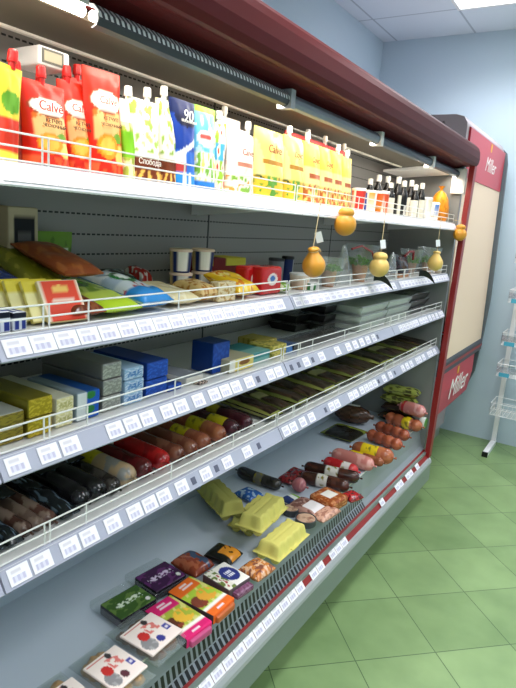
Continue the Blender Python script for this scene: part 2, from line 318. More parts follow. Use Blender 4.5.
# thermometer under the baffle lip
tb=fp('thermometer',rbox(.10,.085,.042,.006,4),WHITE); tb.location=(-.985,.748,1.824); tb.scale=(.8,.8,.8)
link('display',MB().box(0,.002,-.03,.018,.011,.032).mesh('display',mat('lcd','#a8a088',.3)),tb,(.05,0,0))
link('bezel',MB().box(0,.001,-.036,.024,.006,.037).mesh('bezel',mat('bezel','#5a564e',.5)),tb,(.05,0,0))
# price tickets
def tagpaint(fid,u,v):
    if fid!='F': return '#eeeaf0'
    if .18<u<.8 and .18<v<.5: return '#c3bdd5' if int(u*40)%2 else '#dad6e4'
    if .18<u<.62 and .62<v<.82: return '#d8d2da'
    return '#f1edf2'
def tagmesh(w,h):
    k=('tag',round(w,3),h)
    if k not in _mc: _mc[k]=MB().grid('F',lambda u,v:(.0012,(u-.5)*w,(v-.5)*h),16,10).box(0,.001,-w/2,w/2,-h/2,h/2).mesh('price_tag',PAPER,tagpaint)
    return _mc[k]
RAILG=mat('rail_grey','#a9aabb',.35); RAILW=mat('rail_white','#e6e2e6',.35); DKT=mat('dark_ticket','#55566a',.5)
MOD=[(Y0+.034,.53),(.53,1.49),(1.49,2.45),(2.45,Y1-.03)]; ORD=['top','second','third','fourth']; SEC=['nearest','second','third','farthest']
for k,z in enumerate(SH):
    for j,(a,b_) in enumerate(MOD):
        if k==0 and False: pass
        a+=.002; b_-=.002
        s=thing('fridge_shelf',f'{ORD[k]} shelf down in the long fridge, {SEC[j]} section from the camera' if k else f'topmost shelf of the long fridge, {SEC[j]} section from the camera','shelf',(0,0,z),group='white fridge shelves')
        link('board',MB().box(XB+.002,-.822,a,b_,-.022,-.001).mesh('board',WHITE),s)
        link('price_rail',MB().prism([(-.823,0),(-.801,-.035),(-.803,-.038),(-.83,-.03),(-.83,0)],a,b_).mesh('price_rail',RAILW if k==0 else RAILG),s)
        g=MB()
        for zz in (.003,.024,.045): g.rod((-.83,a+.004,zz),(-.83,b_-.004,zz),.0018)
        ys=[a+.005,a+.10,a+.112]+[a+.2+.26*i for i in range(4) if a+.2+.26*i<b_-.05]+[b_-.005]
        for y in ys: g.rod((-.83,y,0),(-.83,y,.046),.0017)
        link('wire_guard',g.mesh('wire_guard',WIRE),s)
        for y in (a+.012,b_-.012): link('bracket',MB().prism([(XB+.003,-.023),(-.86,-.023),(-.90,-.03),(XB+.003,-.06)],y-.002,y+.002).mesh('bracket',WHITE),s)
        th=math.atan2(.022,.035); y=a+.03
        rr=random.Random(k*10+j)
        while y<b_-.03:
            w=.05 if k<2 else .044
            if k<2 or rr.random()<.78: link('price_tag',tagmesh(w*.96,.031),s,(-.8113,y+w/2-.02,-.0172),(0,-th,0))
            elif rr.random()<.5: link('dark_ticket',MB().box(0,.001,-.008,.008,-.009,.009).mesh('dark_ticket',DKT),s,(-.8113,y,-.0182),(0,-th,0))
            y+=w if k<2 else w+(.004 if rr.random()<.6 else .02)
rr=random.Random(3); y=.75; th=math.atan2(.035,.042)
while y<3.2:
    if (y<2.05 or rr.random()<.45) and rr.random()<.93: link('price_tag',tagmesh(.053,.038),fr,(-.7935,y,.2805+ (0 if rr.random()<.9 else .004)),(0,-th,0))
    y+=.056
# ================================================================== SECOND FRIDGE beyond, its blind down
f2=thing('blind_fridge','second fridge at the far end, red header, cream blind pulled down','fridge',(0,0,0))
def g2(name,mb,m): return link(name,mb.mesh(name,m),f2)
REDP=mat('red_sign','#c02438',.35)
HY0,HY1=3.42,4.55
g2('cabinet',MB().prism([(-1.75,.1),(-1.75,2.2),(-1.0,2.2),(-1.0,.1)],HY0,HY1),CEND)
g2('top_cap',MB().prism([(-1.74,2.2),(-1.74,2.235),(-.93,2.235),(-.885,2.222),(-.865,2.19),(-.862,2.17),(-.86,1.9),(-.99,1.9),(-.99,2.2)],HY0,HY1),CEND)
hd=g2('header_sign',MB().prism([(-.862,2.178),(-.850,2.172),(-.846,1.905),(-.858,1.90)],HY0+.05,HY1-.02),REDP)
text('header_lettering','Miller',.125,INKW,hd,(-.8465,4.10,2.03),shear=.25,sx=1.1)
link('header_flame',MB().prism([(0,0),(.002,0),(.002,.05),(0,.05)],-.02,.02).mesh('header_flame',INKY),hd,(-.851,4.06,2.115))
g2('night_blind',MB().prism([(-.858,1.905),(-.850,1.905),(-.818,.80),(-.826,.80)],HY0+.02,HY1-.01),CREAM)
g2('counter_rail',MB().prism([(-.99,.80),(-.84,.838),(-.825,.836),(-.81,.815),(-.808,.745),(-.83,.735),(-.99,.735)],HY0,HY1),DGREY)
g2('counter_top_strip',MB().prism([(-.985,.8015),(-.843,.8375),(-.843,.843),(-.985,.807)],HY0+.01,HY1-.01),mat('mauve_strip','#8d7f8d',.4))
g2('rail_stripe',MB().box(-.8095,-.8065,HY0,HY1,.772,.79),RED)
rp=g2('red_front',MB().prism([(-.82,.735),(-.818,.60),(-.838,.45),(-.88,.39),(-.99,.37),(-.99,.735)],HY0,HY1-.16),REDP)
text('front_lettering','Miller',.19,INKW,rp,(-.8165,3.98,.58),rot=(PI/2,0,PI/2),shear=.3,sx=1.15)
link('front_flame',MB().prism([(0,0),(.002,0),(.003,.05),(.001,.05)],-.02,.02).mesh('front_flame',INKY),rp,(-.8195,3.92,.67))
g2('base',MB().box(-1.6,-1.02,HY0+.02,HY1-.02,0,.10),BODY)
g2('end_bumper',MB().prism([(-1.0,2.2),(-.87,2.2),(-.846,2.175),(-.83,2.10),(-.822,1.9),(-.80,1.12),(-.81,.85),(-.833,.56),(-.90,.36),(-1.0,.30)],HY1,HY1+.035),mat('bumper_rubber','#5c646a',.5))
# ================================================================== WIRE RACK by the far wall
rk=thing('wire_rack','white wire basket rack standing by the far wall at the right edge','rack',(-.62,4.5,0))
RACK=mat('rack_white','#e8e8ea',.35); CLIP=mat('blue_ticket','#4aa6c4',.5)
for x in (0,.62):
    link('leg',MB().box(x-.018,x+.018,-.20,.13,.0,.035).box(x-.016,x+.016,.10,.13,.035,1.75).mesh('leg',RACK),rk)
    link('foot_cap',MB().box(x-.02,x+.02,-.215,-.20,0,.037).mesh('foot_cap',BLACK),rk)
for z in (.30,.60,.83,1.14,1.42):
    m=MB(); x0,x1,y0,y1=-.03,.66,-.11,.10
    for zz,e in ((z,0),(z+.045,0),(z+.09,.0)):
        m.path([(x0,y1,zz),(x0,y0-e,zz),(x1,y0-e,zz),(x1,y1,zz),(x0,y1,zz)],.0025)
    for i in range(24):
        x=x0+(x1-x0)*i/23; m.path([(x,y1,z),(x,y0,z),(x,y0,z+.09)],.0016,4)
    for i in range(8):
        y=y0+(y1-y0)*i/7; m.path([(x1,y,z+.09),(x1,y,z),(x0,y,z),(x0,y,z+.09)],.0016,4)
    bk=link('basket',m.mesh('basket',RACK),rk)
    if z>.5:
        link('ticket_strip',MB().box(x0,x1,y0-.006,y0-.003,z+.03,z+.07).mesh('ticket_strip',clear('clear_strip','#f4f6fa',.2)),bk)
        for i in range(7): link('ticket',MB().box(x0+.02+i*.095,x0+.09+i*.095,y0-.008,y0-.0065,z-.002,z+.028).mesh('ticket',CLIP if i%2==0 else PANELW),bk)
# ================================================================== GOODS ON THE TOP SHELF
def WR(px0,px1,pyt,X,z0,pyb=None):
    'round thing: centre Y, radius, height'
    p=hx((px0+px1)/2,pyb or pyt+15,X); return p.y,(px1-px0)/2*(p-CAM).dot(D_)/F,hx((px0+px1)/2,pyt,X).z-z0
def W(px0,px1,pyt,X,z0,pyb=None):
    """front face of something standing on a shelf: centre Y, width, height"""
    ym=pyb or pyt+20; a,b_=hx(px0,ym,X).y,hx(px1,ym,X).y
    return (a+b_)/2,b_-a,hx((px0+px1)/2,pyt,X).z-z0
S1,S2,S3,S4=[z+.0006 for z in SH]
def ketchup(fid,u,v):
    if fid in 'LRDT': return '#b3200f'
    if ell(u,v,.5,.70,.44,.115): return '#f6ece0' if ell(u,v,.5,.70,.40,.1) else '#8c3a1a'
    if ell(u,v,.42,.27,.28,.12): return '#f0921e' if not ell(u,v,.42,.27,.20,.085) else '#ffb84a'
    if ell(u,v,.72,.36,.14,.05): return '#6d9a2c'
    if ell(u,v,.75,.2,.16,.1): return '#f3c56a'
    if .33<v<.60 and .12<u<.9: return '#f2b777' if nz(u,v,2,9)>-.25 else '#e0702a'
    if v<.12: return '#c22413' if nz(u,v,3,8)>0 else '#e25a30'
    return '#cf2410' if v<.93 else '#c92a16'
def place_pouch(key,px0,px1,pyt,X,paint,label,cat='pouch',t=.055,group=None,capm=None,capu=.3,rot=(0,0,0),m=PRINT,z0=None,shoulder=0,dz=0,texts=(),h=None,w=None):
    z0=S1 if z0 is None else z0
    y,ww,hh=W(px0,px1,pyt,X-t*.5,z0); ww*=1.0; hh=h or hh; ww=w or ww
    T=thing(key,label,cat,(X-t/2,y,z0+dz),rot,group)
    if rot[1]: T.location.z+=.0028
    body=link('pouch_body',pouch(ww,hh,t,hash(label)%97 if False else len(label),shoulder=shoulder).mesh('pouch_body',m,paint,smooth=True,fix=False),T)
    if capm is not None: link('cap',capmesh(capm),T,(0,(capu-.5)*ww,hh+.008))
    for (s,size,im,u,v,sx) in texts:
        text('lettering',s,size,im,body,(t*(1-v**1.8)*.5+.0095,(u-.5)*ww,v*hh),sx=sx)
    return T,ww,hh
KG='ketchup and sauce pouches on the top shelf'
def mayo_yg(fid,u,v): return '#5f9a24' if ell(u,v,.5,.62,.35,.12) else '#d8c23a' if v>.45 else '#c93420' if v>.12 else '#e0c848'
place_pouch('sauce_pouch',-16,12,62,-.865,mayo_yg,'yellow-green sauce pouch with red cap, leaning at the left end of top shelf','pouch',.05,KG,CAPR,.62,(R(-7),0,0))
def slim(fid,u,v): return '#e9e2c4' if .4<v<.78 and .2<u<.85 else '#3c5a2a' if v<.35 else '#86905a' if nz(u,v,4)>0 else '#6f8a3a'
place_pouch('sauce_pouch',12,26,78,-.93,slim,'narrow dark green sauce pouch with red cap, squeezed beside the leaning yellow-green pouch','pouch',.05,KG,CAPR,.4,(0,0,R(-35)),w=.045)
for (a,b_,t_,X,lab,ta) in ((20,67,84,-.865,'front red ketchup pouch with the whole brand oval showing, left of its row',.5),(60,92,84,-.905,'red ketchup pouch in the middle of its row, partly hidden on the left',.45),(86,121,71,-.885,'tallest red ketchup pouch, right end of its row beside the green sachet',.5)):
    tx=[('Calvé',.022,INK,.5,.70,1.05)] if a==20 else [('Calvé',.019,INK,.50,.70,1.0)]
    T,w_,h_=place_pouch('ketchup_pouch',a,b_,t_,X,ketchup,lab,'pouch',.055,KG,None if a==86 else CAPR,.5 if a==20 else .3,(0,R(-3),R(3 if a==20 else -4)),texts=tx+[('КЕТЧУП',.009,INKD,.5,.53,1),('ЧЕСНОЧНЫЙ',.0075,INKD,.5,.47,1)])
for (a,b_,t_,lab) in ((26,60,90,'red ketchup pouch behind the front left one, only cap and shoulder showing'),(62,98,80,'red ketchup pouch in the back row behind the tallest one, raised cap showing')):
    place_pouch('ketchup_pouch',a,b_,t_,-.955,ketchup,lab,'pouch',.05,KG,CAPR,.4)
def sachet(fid,u,v): return '#f0f2e4' if v>.72 else '#7ec228' if .28<v<.6 else '#e9e4b4' if nz(u,v,5,8)>0 else '#a8b84a'
place_pouch('sauce_sachet',119,133,100,-.885,sachet,'small lime green and white sachet right of the red ketchup','sachet',.04,KG,CAPW,.6)
def olive(fid,u,v):
    if v<.30 and u<.9: 
        return '#e8b95a' if nz(u,v,6,10)>.12 and v<.13 else '#6d3218' if nz(u,v,7,4)>-.45 else '#8fae3a'
    if v>.36:
        n=nz(u,v,8,7)
        if n>.28: return '#98b84a'
        if n<-.38: return '#d9cf86'
    return '#f4f1e2'
place_pouch('mayonnaise_pouch',126,158,100,-.875,olive,'white mayonnaise pouch with green olive sprigs and brown foot, left one of the pair','pouch',.055,KG,CAPW,.62,texts=[('Слобода',.016,INKW,.4,.24,1)])
place_pouch('mayonnaise_pouch',155,174,100,-.885,olive,'white mayonnaise pouch with olive sprigs, right one of the pair against the navy pouch','pouch',.05,KG,CAPW,.4)
def navy(fid,u,v):
    if v>.84: return '#101c4a'
    if ell(u,v,.55,.80,.42,.11): return '#141a3c'
    if v<.17: return '#2a86d6' if not (.3<u<.42 or .52<u<.6) else '#f2f4f6'
    d=v-.45-.25*(u-.5)
    if abs(d)<.035 : return '#e8ecf6'
    if v<.40 and u<.45: return '#b83a3a' if v<.28 else '#d8e2f2'
    return '#1d3f9c' if v>.42 else '#2a68c8'
place_pouch('mayonnaise_pouch',168,194,100,-.88,navy,'navy blue mayonnaise pouch with round white emblem near its top','pouch',.05,KG,None,texts=[('90',.035,INKW,.56,.82,1),('Московский',.009,INKW,.56,.76,1)])
def aqua(fid,u,v):
    if u>.86 or v>.93: return '#8ac63a'
    if ell(u,v,.4,.62,.34,.10): return '#f0f4f6' if not ell(u,v,.4,.64,.25,.04) else '#e4504a'
    if v<.12: return '#2a78c8'
    if v<.45:
        n=nz(u,v,9,8); return '#7cb63c' if n>.2 else '#f4e26a' if n<-.3 else '#eef2e2'
    return '#6cc4e8' if nz(u,v,10,4)>-.1 else '#bfe6f4'
place_pouch('mayonnaise_pouch',192,214,107,-.88,aqua,'light blue mayonnaise pouch with lime green edge, next to the navy one','pouch',.05,KG,None)
def multi(fid,u,v): 
    n=nz(u,v,11,6); return '#4aa8e0' if .45<v<.7 and n>-.1 else '#9cc83c' if n>.2 else '#d8493a' if n<-.35 else '#f0ecd8'
place_pouch('mayonnaise_pouch',209,222,122,-.885,multi,'narrow turned pouch with blue, green and red print beside the lime edged one','pouch',.045,KG,CAPW,.6,(0,0,R(-25)))
def blush(fid,u,v):
    if v<.28:
        n=nz(u,v,12,9); return '#7fae42' if n>.22 else '#e0933e' if n<-.3 else '#f6ecdc'
    if .44<v<.5 and .2<u<.8: return '#d88a70'
    return '#f8ece2' if nz(u,v,13,5)>-.3 else '#f3dccb'
place_pouch('mayonnaise_pouch',216,239,118,-.945,blush,'pale pink mayonnaise pouch standing behind its twin, white cap to the left','pouch',.05,KG,CAPW,.3)
place_pouch('mayonnaise_pouch',226,253,130,-.87,blush,'pale pink mayonnaise pouch with red brown lettering, in front beside the yellow ones','pouch',.05,KG,CAPW,.75,shoulder=.012,texts=[('Calve',.022,INKB,.55,.66,1)])
def yel(fid,u,v):
    if v<.34:
        n=nz(u,v,14,8); return '#5d9c34' if n>.15 else '#3a4a22' if n<-.42 else '#f2c43a'
    if .50<v<.56 and .15<u<.85: return '#c88a2c'
    return '#f6e27c' if nz(u,v,15,4)>-.2 else '#faeca0'
def yel2(fid,u,v):
    if v<.34:
        n=nz(u,v,16,9); return '#c2672c' if n>.1 else '#5d9c34' if n<-.3 else '#f2d27a'
    if .42<v<.50 and .2<u<.9: return '#b85a2c'
    return '#f6d65c' if v>.6 else '#fae9a0'
yy=[(252,285,130,yel,'first yellow sauce pouch counted from the left, big red brown word on it',.05,None),(281,304,137,yel,'second yellow sauce pouch from the left, white cap on its left corner',.05,CAPW),(300,320,143,yel2,'third yellow sauce pouch from the left, with brown band',.05,CAPW),(316,332,148,yel2,'fourth yellow sauce pouch from the left, narrow, brown band',.05,None),(328,341,152,yel2,'fifth yellow sauce pouch from the left, narrow with white cap',.045,CAPW),(338,350,157,yel2,'last yellow sauce pouch on the right, next to the white tubs',.045,CAPW)]
for a,b_,t_,pf,lab,th_,cp in yy:
    place_pouch('sauce_pouch',a,b_,t_,-.87,pf,lab,'pouch',th_,'yellow sauce pouches on the top shelf',cp,.25 if a<320 else .6,(0,0,R(2)),texts=[('Calve',.03,INKB,.5,.72,1.1)] if a==252 else [('Соус',.022,INKB,.5,.72,1)] if a<320 else ())
def redtop(fid,u,v): return '#c01c1c' if v>.8 else '#e8b83a'
for a,b_,t_,lab in ((283,310,134,'leftmost red topped pouch peeping over the yellow pouches'),(306,326,141,'middle red topped pouch peeping over the yellow pouches'),(324,345,148,'rightmost red topped pouch peeping over the yellow pouches')):
    place_pouch('sauce_pouch',a,b_,t_,-.95,redtop,lab,'pouch',.05,'red topped pouches behind the yellow ones',CAPW,.85)
# tubs, bottles, netted bag on the right half
def tub(r,h,paint,lidc=WHITE,key=None):
    k=('tub',r,h,key)
    if k not in _mc: _mc[k]=(MB().lathe([(0,0),(r*.86,0),(r*.9,.004),(r,h*.88),(r,h*.9),(0,h*.9)],24).mesh('tub_body',PRINT,paint),MB().lathe([(0,h*.88),(r*1.05,h*.88),(r*1.06,h*.97),(r*.95,h),(0,h)],24).mesh('lid',lidc))
    return _mc[k]
def tubp(c1,c2):
    def f(fid,u,v):
        if .12<v<.9:
            n=nz(u,v,c1,3); return c2[0] if n>.12 else c2[1] if n<-.12 else '#f2efe8'
        return '#f2efe8'
    return f
for i,(a,b_,t_,cc,lab) in enumerate(((351,365,188,('#1d3fa8','#cf3a34'),'white tub with blue and red print, left of the three by the yellow pouches'),(363,376,190,('#2448b4','#e6a02c'),'white tub with blue print, middle of three on the top shelf'),(374,388,191,('#e08a2c','#d8542c'),'white tub with orange print, right of three before the black bottles'))):
    y,w_,h_=WR(a,b_,t_,-.89,S1); m1,m2=tub(w_,h_,tubp(i+20,cc),WHITE,i)
    T=thing('plastic_tub',lab,'tub',(-.89,y,S1),(0,0,R(180)),'white printed tubs'); link('tub_body',m1,T); link('lid',m2,T)
def bott(fid,u,v): return '#e9e2d2' if .18<v<.42 and .3<u<.95 else '#15110e'
bprof=[(0,0),(.019,0),(.021,.004),(.021,.075),(.017,.095),(.009,.108),(.009,.12),(0,.12)]
bm1=MB().lathe(bprof,16).mesh('bottle_body',GLOSS,bott,smooth=True); bm2=MB().lathe([(0,.117),(.011,.117),(.011,.139),(0,.141)],14).mesh('cap',CAPW)
bx=[(368,186,-.96),(376,182,-.96),(385,182,-.965),(389,190,-.885),(396,184,-.90),(402,188,-.885),(409,186,-.91),(414,192,-.885),(420,190,-.90)]
nm=['first','second','third','fourth','fifth','sixth','seventh','eighth','ninth']
for i,(px,pt,X) in enumerate(bx):
    p=hx(px,205,X); z=hx(px,pt-8,X).z; sc=max(.7,min(1.25,(z-S1)/.14))
    T=thing('sauce_bottle',f'black sauce bottle with cream cap on top shelf, {nm[i]} from the left','bottle',(X,p.y,S1),(0,0,i*.9),'black sauce bottles'); T.scale=(1,1,sc)
    link('bottle_body',bm1,T); link('cap',bm2,T)
for i,(a,b_,t_,cc,lab) in enumerate(((420,431,197,('#e9dfc8','#f4efe2'),'plain cream tub right of the black bottles'),(428,438,202,('#2a6cc0','#f0ece4'),'white tub with blue patch near the orange net bag'),(436,446,200,('#3a3a48','#d8d0c8'),'grey printed tub directly left of the orange net bag'))):
    y,w_,h_=WR(a,b_,t_,-.885,S1); m1,m2=tub(w_,h_,tubp(i+30,cc),WHITE,i+10)
    T=thing('plastic_tub',lab,'tub',(-.885,y,S1),(0,0,R(180)),'small tubs at the far end'); link('tub_body',m1,T); link('lid',m2,T)
def netb(fid,u,v): return '#e08c1c' if (int(u*30)+int(v*36))%4 else '#b3660e'
y,w_,h_=WR(446,466,190,-.875,S1); w_=.11; y=3.195
T=thing('net_bag','orange bag tied at the top, far end of the top shelf by the red post','bag',(-.893,y,S1),group=None)
w_=.052
link('bag_body',MB().lathe([(0,0),(w_*.8,.002),(w_*1.0,h_*.15),(w_,h_*.4),(w_*.85,h_*.62),(w_*.5,h_*.8),(.008,h_*.88)],20).mesh('bag_body',PRINT,netb,smooth=True),T); link('tied_top',MB().lathe([(.008,h_*.88),(.007,h_*.92),(.018,h_),(0,h_)],12).mesh('tied_top',PRINT,netb),T)
# ================================================================== HANGING CHEESES
def pear(m,s,k):
    key=('pear',m.name,k)
    if key not in _mc:
        low=[(math.sin(PI*i/14),1-math.cos(PI*i/14)) for i in range(0,11)]
        pr=low+([(.66,1.74),(.62,1.8),(.70,1.9),(.74,2.05),(.68,2.25),(.5,2.4),(.25,2.48),(0,2.5)] if k else [(.70,1.75),(.56,1.95),(.44,2.15),(.40,2.28),(.46,2.36),(.50,2.46),(.42,2.56),(.2,2.62),(0,2.63)])
        _mc[key]=MB().lathe(pr,24).mesh('cheese_body',m,smooth=True)
    return _mc[key]
for (px,pyt,pyb,m,kd,tx,lab,rt) in ((344,207,236,CHEESE_O,1,None,'orange smoked cheese hanging in front of the top shelf rail, two round lobes',0),(314,246,277,CHEESE_O,0,(319,237),'orange pear-shaped cheese on a string with paper tag, lowest and nearest',14),(378,252,277,CHEESE_P,1,(383,244),'pale yellow pear-shaped cheese on a string, right of the nearest herb pots',0),(434,251,271,CHEESE_P,0,(438,243),'small pale cheese on a string with tag, near the far red post',-4),(459,224,241,CHEESE_O,1,None,'orange cheese partly hidden behind the red post at the far end',0)):
    X=-.778; a=hx(px,pyt,X); b_=hx(px,pyb,X); h=a.z-b_.z; s=h/(2.5 if kd else 2.63)
    T=thing('hanging_cheese',lab,'cheese',(X,b_.y,b_.z),(R(rt),0,0),'cheeses hanging on strings')
    c=link('cheese_body',pear(m,s,kd),T); c.scale=(s,s,s)
    top=1.655
    if rt==0 or True:
        inv=Matrix.Rotation(-R(rt),3,'X'); p1=inv@Vector((0,0,max(.02,top-b_.z))); p0=(0,0,h)
        q1=inv@Vector((-.05,0,max(.02,top-b_.z)+.003))
        link('string',MB().path([p0,tuple(p1),tuple(q1)],.0013,5).mesh('string',CORD),T)
        link('cord_tie',MB().lathe([(.38*s,h*.70 if kd else h*.845),(.66*s if kd else .46*s,h*.72 if kd else h*.862),(.38*s,h*.74 if kd else h*.88)],16).mesh('cord_tie',CORD),T)
        if not kd: link('loose_end',MB().path([(0,s*.5,h*.85),(.004,s*.9,h*.84),(.004,s*1.1,h*.74)],.0025,5).mesh('loose_end',CORD),T)
    if tx:
        q=hx(tx[0],tx[1],X+.004); d=Matrix.Rotation(-R(rt),3,'X')@Vector((.004,q.y-b_.y,q.z-b_.z))
        link('paper_tag',MB().box(-.0005,.0005,-.010,.010,-.017,.015).mesh('paper_tag',PANELW),T,d,(R(12),0,R(-55)))
for px,py,lab in ((380,284,'black curved plastic hook clipped to second shelf rail below the pale cheese'),(424,279,'black curved plastic hook clipped to second shelf rail below the small far cheese')):
    p=hx(px,py,-.796); m=MB(); n=8
    def fin(u,v): 
        a=PI*.62*u; rr=.05*(1-v*.55*(math.sin(PI*u*.5)))
        return (.004+.012*math.sin(PI*u)*(1-v), .045-.085*u+.0*v, -.03+ .062*math.sin(a)*(1-.45*v))
    m.grid('F',fin,12,6); m.grid('B',lambda u,v:tuple(Vector(fin(u,v))-Vector((.006,0,0))),12,6,True)
    for e in (0,1): m.grid('E',lambda u,v:tuple(Vector(fin(u,e))-Vector((.006*v,0,0))),12,1); m.grid('E',lambda u,v:tuple(Vector(fin(e,u))-Vector((.006*v,0,0))),6,1)
    tag(link('rail_hook',m.mesh('rail_hook',BLACK,smooth=False),None,p+Vector((.012,0,.01)),(0,0,R(-50))),lab,'hook')
# ================================================================== helpers for goods lying or stacked
def brick(name,px0,px1,pyt,X,z0,depth,paint,label,cat,group=None,m=PAPER,h=None,dz=0,r=.004,w=None,rz=0,pyb=None):
    y,ww,hh=W(px0,px1,pyt,X,z0,pyb); ww=w or ww; hh=h or hh
    me=rbox(depth,ww-.002,hh,r,18).mesh(name,m,paint)
    return tag(link(name,me,None,(X-depth/2,y,z0+dz),(0,0,rz)),label,cat,group)
def along(pa,pb,z):
    a,b_=hz(*pa,z),hz(*pb,z); d=b_-a; return (a+b_)/2,d.length,math.atan2(d.y,d.x)
def lay(name,pa,pb,w,h,z0,paint,label,cat,group=None,m=GLOSS,seed=0,soft=True,tilt=0,dz=0,crink=.004):
    """packet lying with its long axis between two picture points taken at its top height"""
    c,L,an=along(pa,pb,z0+dz+h*.7)
    me=(flat(L,w,h,seed,24,crink) if soft else rbox(L,w,h,.006,12)).mesh(name,m,paint,smooth=soft,fix=False)
    return tag(link(name,me,None,(c.x,c.y,z0+dz),(0,tilt,an)),label,cat,group)
def lean(name,px0,px1,py,Xf,L,h,z0,paint,label,cat,group=None,m=GLOSS,seed=0,tilt=8,dz=0,crink=.004,rz=0):
    'packet lying with its long axis into the shelf, front edge at Xf, back end propped up'
    a,b_=hx(px0,py,Xf).y,hx(px1,py,Xf).y; t=R(tilt)
    me=flat(L,b_-a,h,seed,24,crink).mesh(name,m,paint,smooth=True,fix=False)
    return tag(link(name,me,None,(Xf-L/2*math.cos(t),(a+b_)/2,z0+dz+L/2*math.sin(t)),(0,t,rz)),label,cat,group)
def saus(name,pf,pb,r,z0,paint,label,cat='sausage',group=None,links=0,m=GLOSS,seed=0,dz=0,L=None):
    c,LL,an=along(pb,pf,z0+dz+r); LL=L or LL
    me=sausage(LL-.02,r,links,seed).mesh(name,m,paint,smooth=True,fix=False)
    return tag(link(name,me,None,(c.x,c.y,z0+dz+r*1.045),(0,0,an)),label,cat,group)
def solid(c,c2=None,k=6,s=0): 
    return lambda fid,u,v: c2 if c2 and nz(u,v,s,k)>.22 else c
# ================================================================== SECOND SHELF
def crate(fid,u,v):
    if fid=='F':
        if .18<u<.86 and .52<v<.90: return '#14161c' if not (.62<v<.72 and .3<u<.75) else '#5c5a58'
        if .18<u<.86 and .26<v<.47: return '#181418' if not (.33<v<.40 and .4<u<.62) else '#6a3038'
        return '#c4b493'
    return '#b09e7c'
brick('carton_box',8,39,207,-1.10,S2,.08,crate,'tall cream carton with two dark labels, standing against the back panel','box',pyb=235)
def greenbag(fid,u,v):
    if fid in 'FT' and .5<v<.75 and (.15<u<.3 or .4<u<.55 or .65<u<.85): return '#e8eed8'
    return '#6f9a2c' if nz(u,v,31)>-.2 else '#557a22'
y,w_,h_=W(42,77,232,-1.13,S2,245)
T=thing('cheese_packet','bright green packet with three white marks, upright by the back panel','packet',(-1.15,y,S2)); link('packet_body',pouch(w_,h_,.03,3).mesh('packet_body',PRINT,greenbag,smooth=True,fix=False),T)
CP='packets lying on the second shelf'
lean('cheese_packet',30,72,296,-.975,.19,.035,S2,solid('#7d7a1c','#9a932a'),'dull olive-yellow packet lying under the brown one at the left','packet',CP,dz=.03,tilt=22,seed=1)
lean('cheese_packet',64,102,298,-.925,.18,.03,S2,solid('#8a4320','#a05a2c'),'large brown packet lying tilted above the green one','packet',CP,dz=.066,tilt=15,seed=2,m=PRINT)
def lime(fid,u,v):
    if v>.80: return '#b4d22c'
    if v>.62: return '#c8dc5a'
    if ell(u,v,.35,.3,.3,.14): return '#4a7a2a'
    return '#7a9a34' if nz(u,v,33)>-.1 else '#a3b858'
lean('cheese_packet',106,141,318,-.85,.20,.03,S2,lime,'lime green packet with its bright end against the wire guard','packet',CP,dz=.0,tilt=10,seed=3)
def orangep(fid,u,v):
    if v>.62: return '#6a2a14' if nz(u,v,34,9)>-.1 else '#8a4a24'
    if ell(u,v,.5,.55,.5,.25): return '#e8952c'
    return '#b0401c'
lean('cheese_packet',73,105,318,-.85,.17,.035,S2,orangep,'orange and brown packet right of the upright red slices','packet',CP,seed=4,tilt=10)
def shred(fid,u,v):
    if v>.72: return '#2e8ad2'
    if ell(u,v,.5,.42,.34,.17): return '#2f7d3c' if not ell(u,v,.5,.42,.22,.08) else '#f2f4f0'
    if v>.55: return '#dfe6ec' if nz(u,v,35,9)>-.25 else '#c8483c'
    return '#b4c4d6' if nz(u,v,36,5)>-.1 else '#e6eaee'
lean('cheese_bag',142,172,312,-.85,.21,.045,S2,shred,'shiny white bag of shredded cheese with bright blue lower end','bag',CP,seed=5,tilt=9,crink=.008)
lean('cheese_packet',173,200,306,-.86,.15,.03,S2,solid('#e6d6a8','#efe4c2'),'plain cream coloured cheese wedge packet right of the shredded cheese','packet',CP,seed=6)
lean('cheese_packet',118,140,290,-1.07,.11,.05,S2,solid('#2c3a2c','#9aa4a0'),'small dark packet with pale marks, behind the shredded cheese','packet',CP,seed=7,dz=.0)
lean('cheese_packet',141,152,288,-1.07,.08,.06,S2,solid('#a82c24','#e0d8d0'),'small red packet peeping out behind the shredded cheese bag','packet',CP,seed=8)
def navyp(fid,u,v): return '#e6e8ee' if (fid in 'F' and .3<u<.6) or (fid=='T' and .2<v<.35) else '#1c2a58' if nz(u,v,37)>-.25 else '#2c3e78'
for i,(X,tl,dz_,lab) in enumerate(((-.92,3,0,'dark navy packet lying lowest at the left end of second shelf'),(-.935,5,.045,'blue striped packet lying on the navy one at the left end'))):
    lean('cheese_packet',-12,28-i*3,312,X,.2,.04,S2,navyp,lab,'packet',CP,seed=9+i,dz=dz_,tilt=tl)
def whtnavy(fid,u,v): return '#2c3a8c' if (.1<v<.55 and (.12<u<.4 or .6<u<.9)) else '#dde0ea' if v<.7 else '#181c2c'
for i,(a,b_,lab) in enumerate(((-8,12,'white and navy cheese box standing first from the left edge'),(13,28,'white and navy cheese box standing second from the left edge'))):
    brick('cheese_box',a,b_,312,-.845,S2,.06,whtnavy,lab,'box','navy and white cheese boxes',m=PRINT)
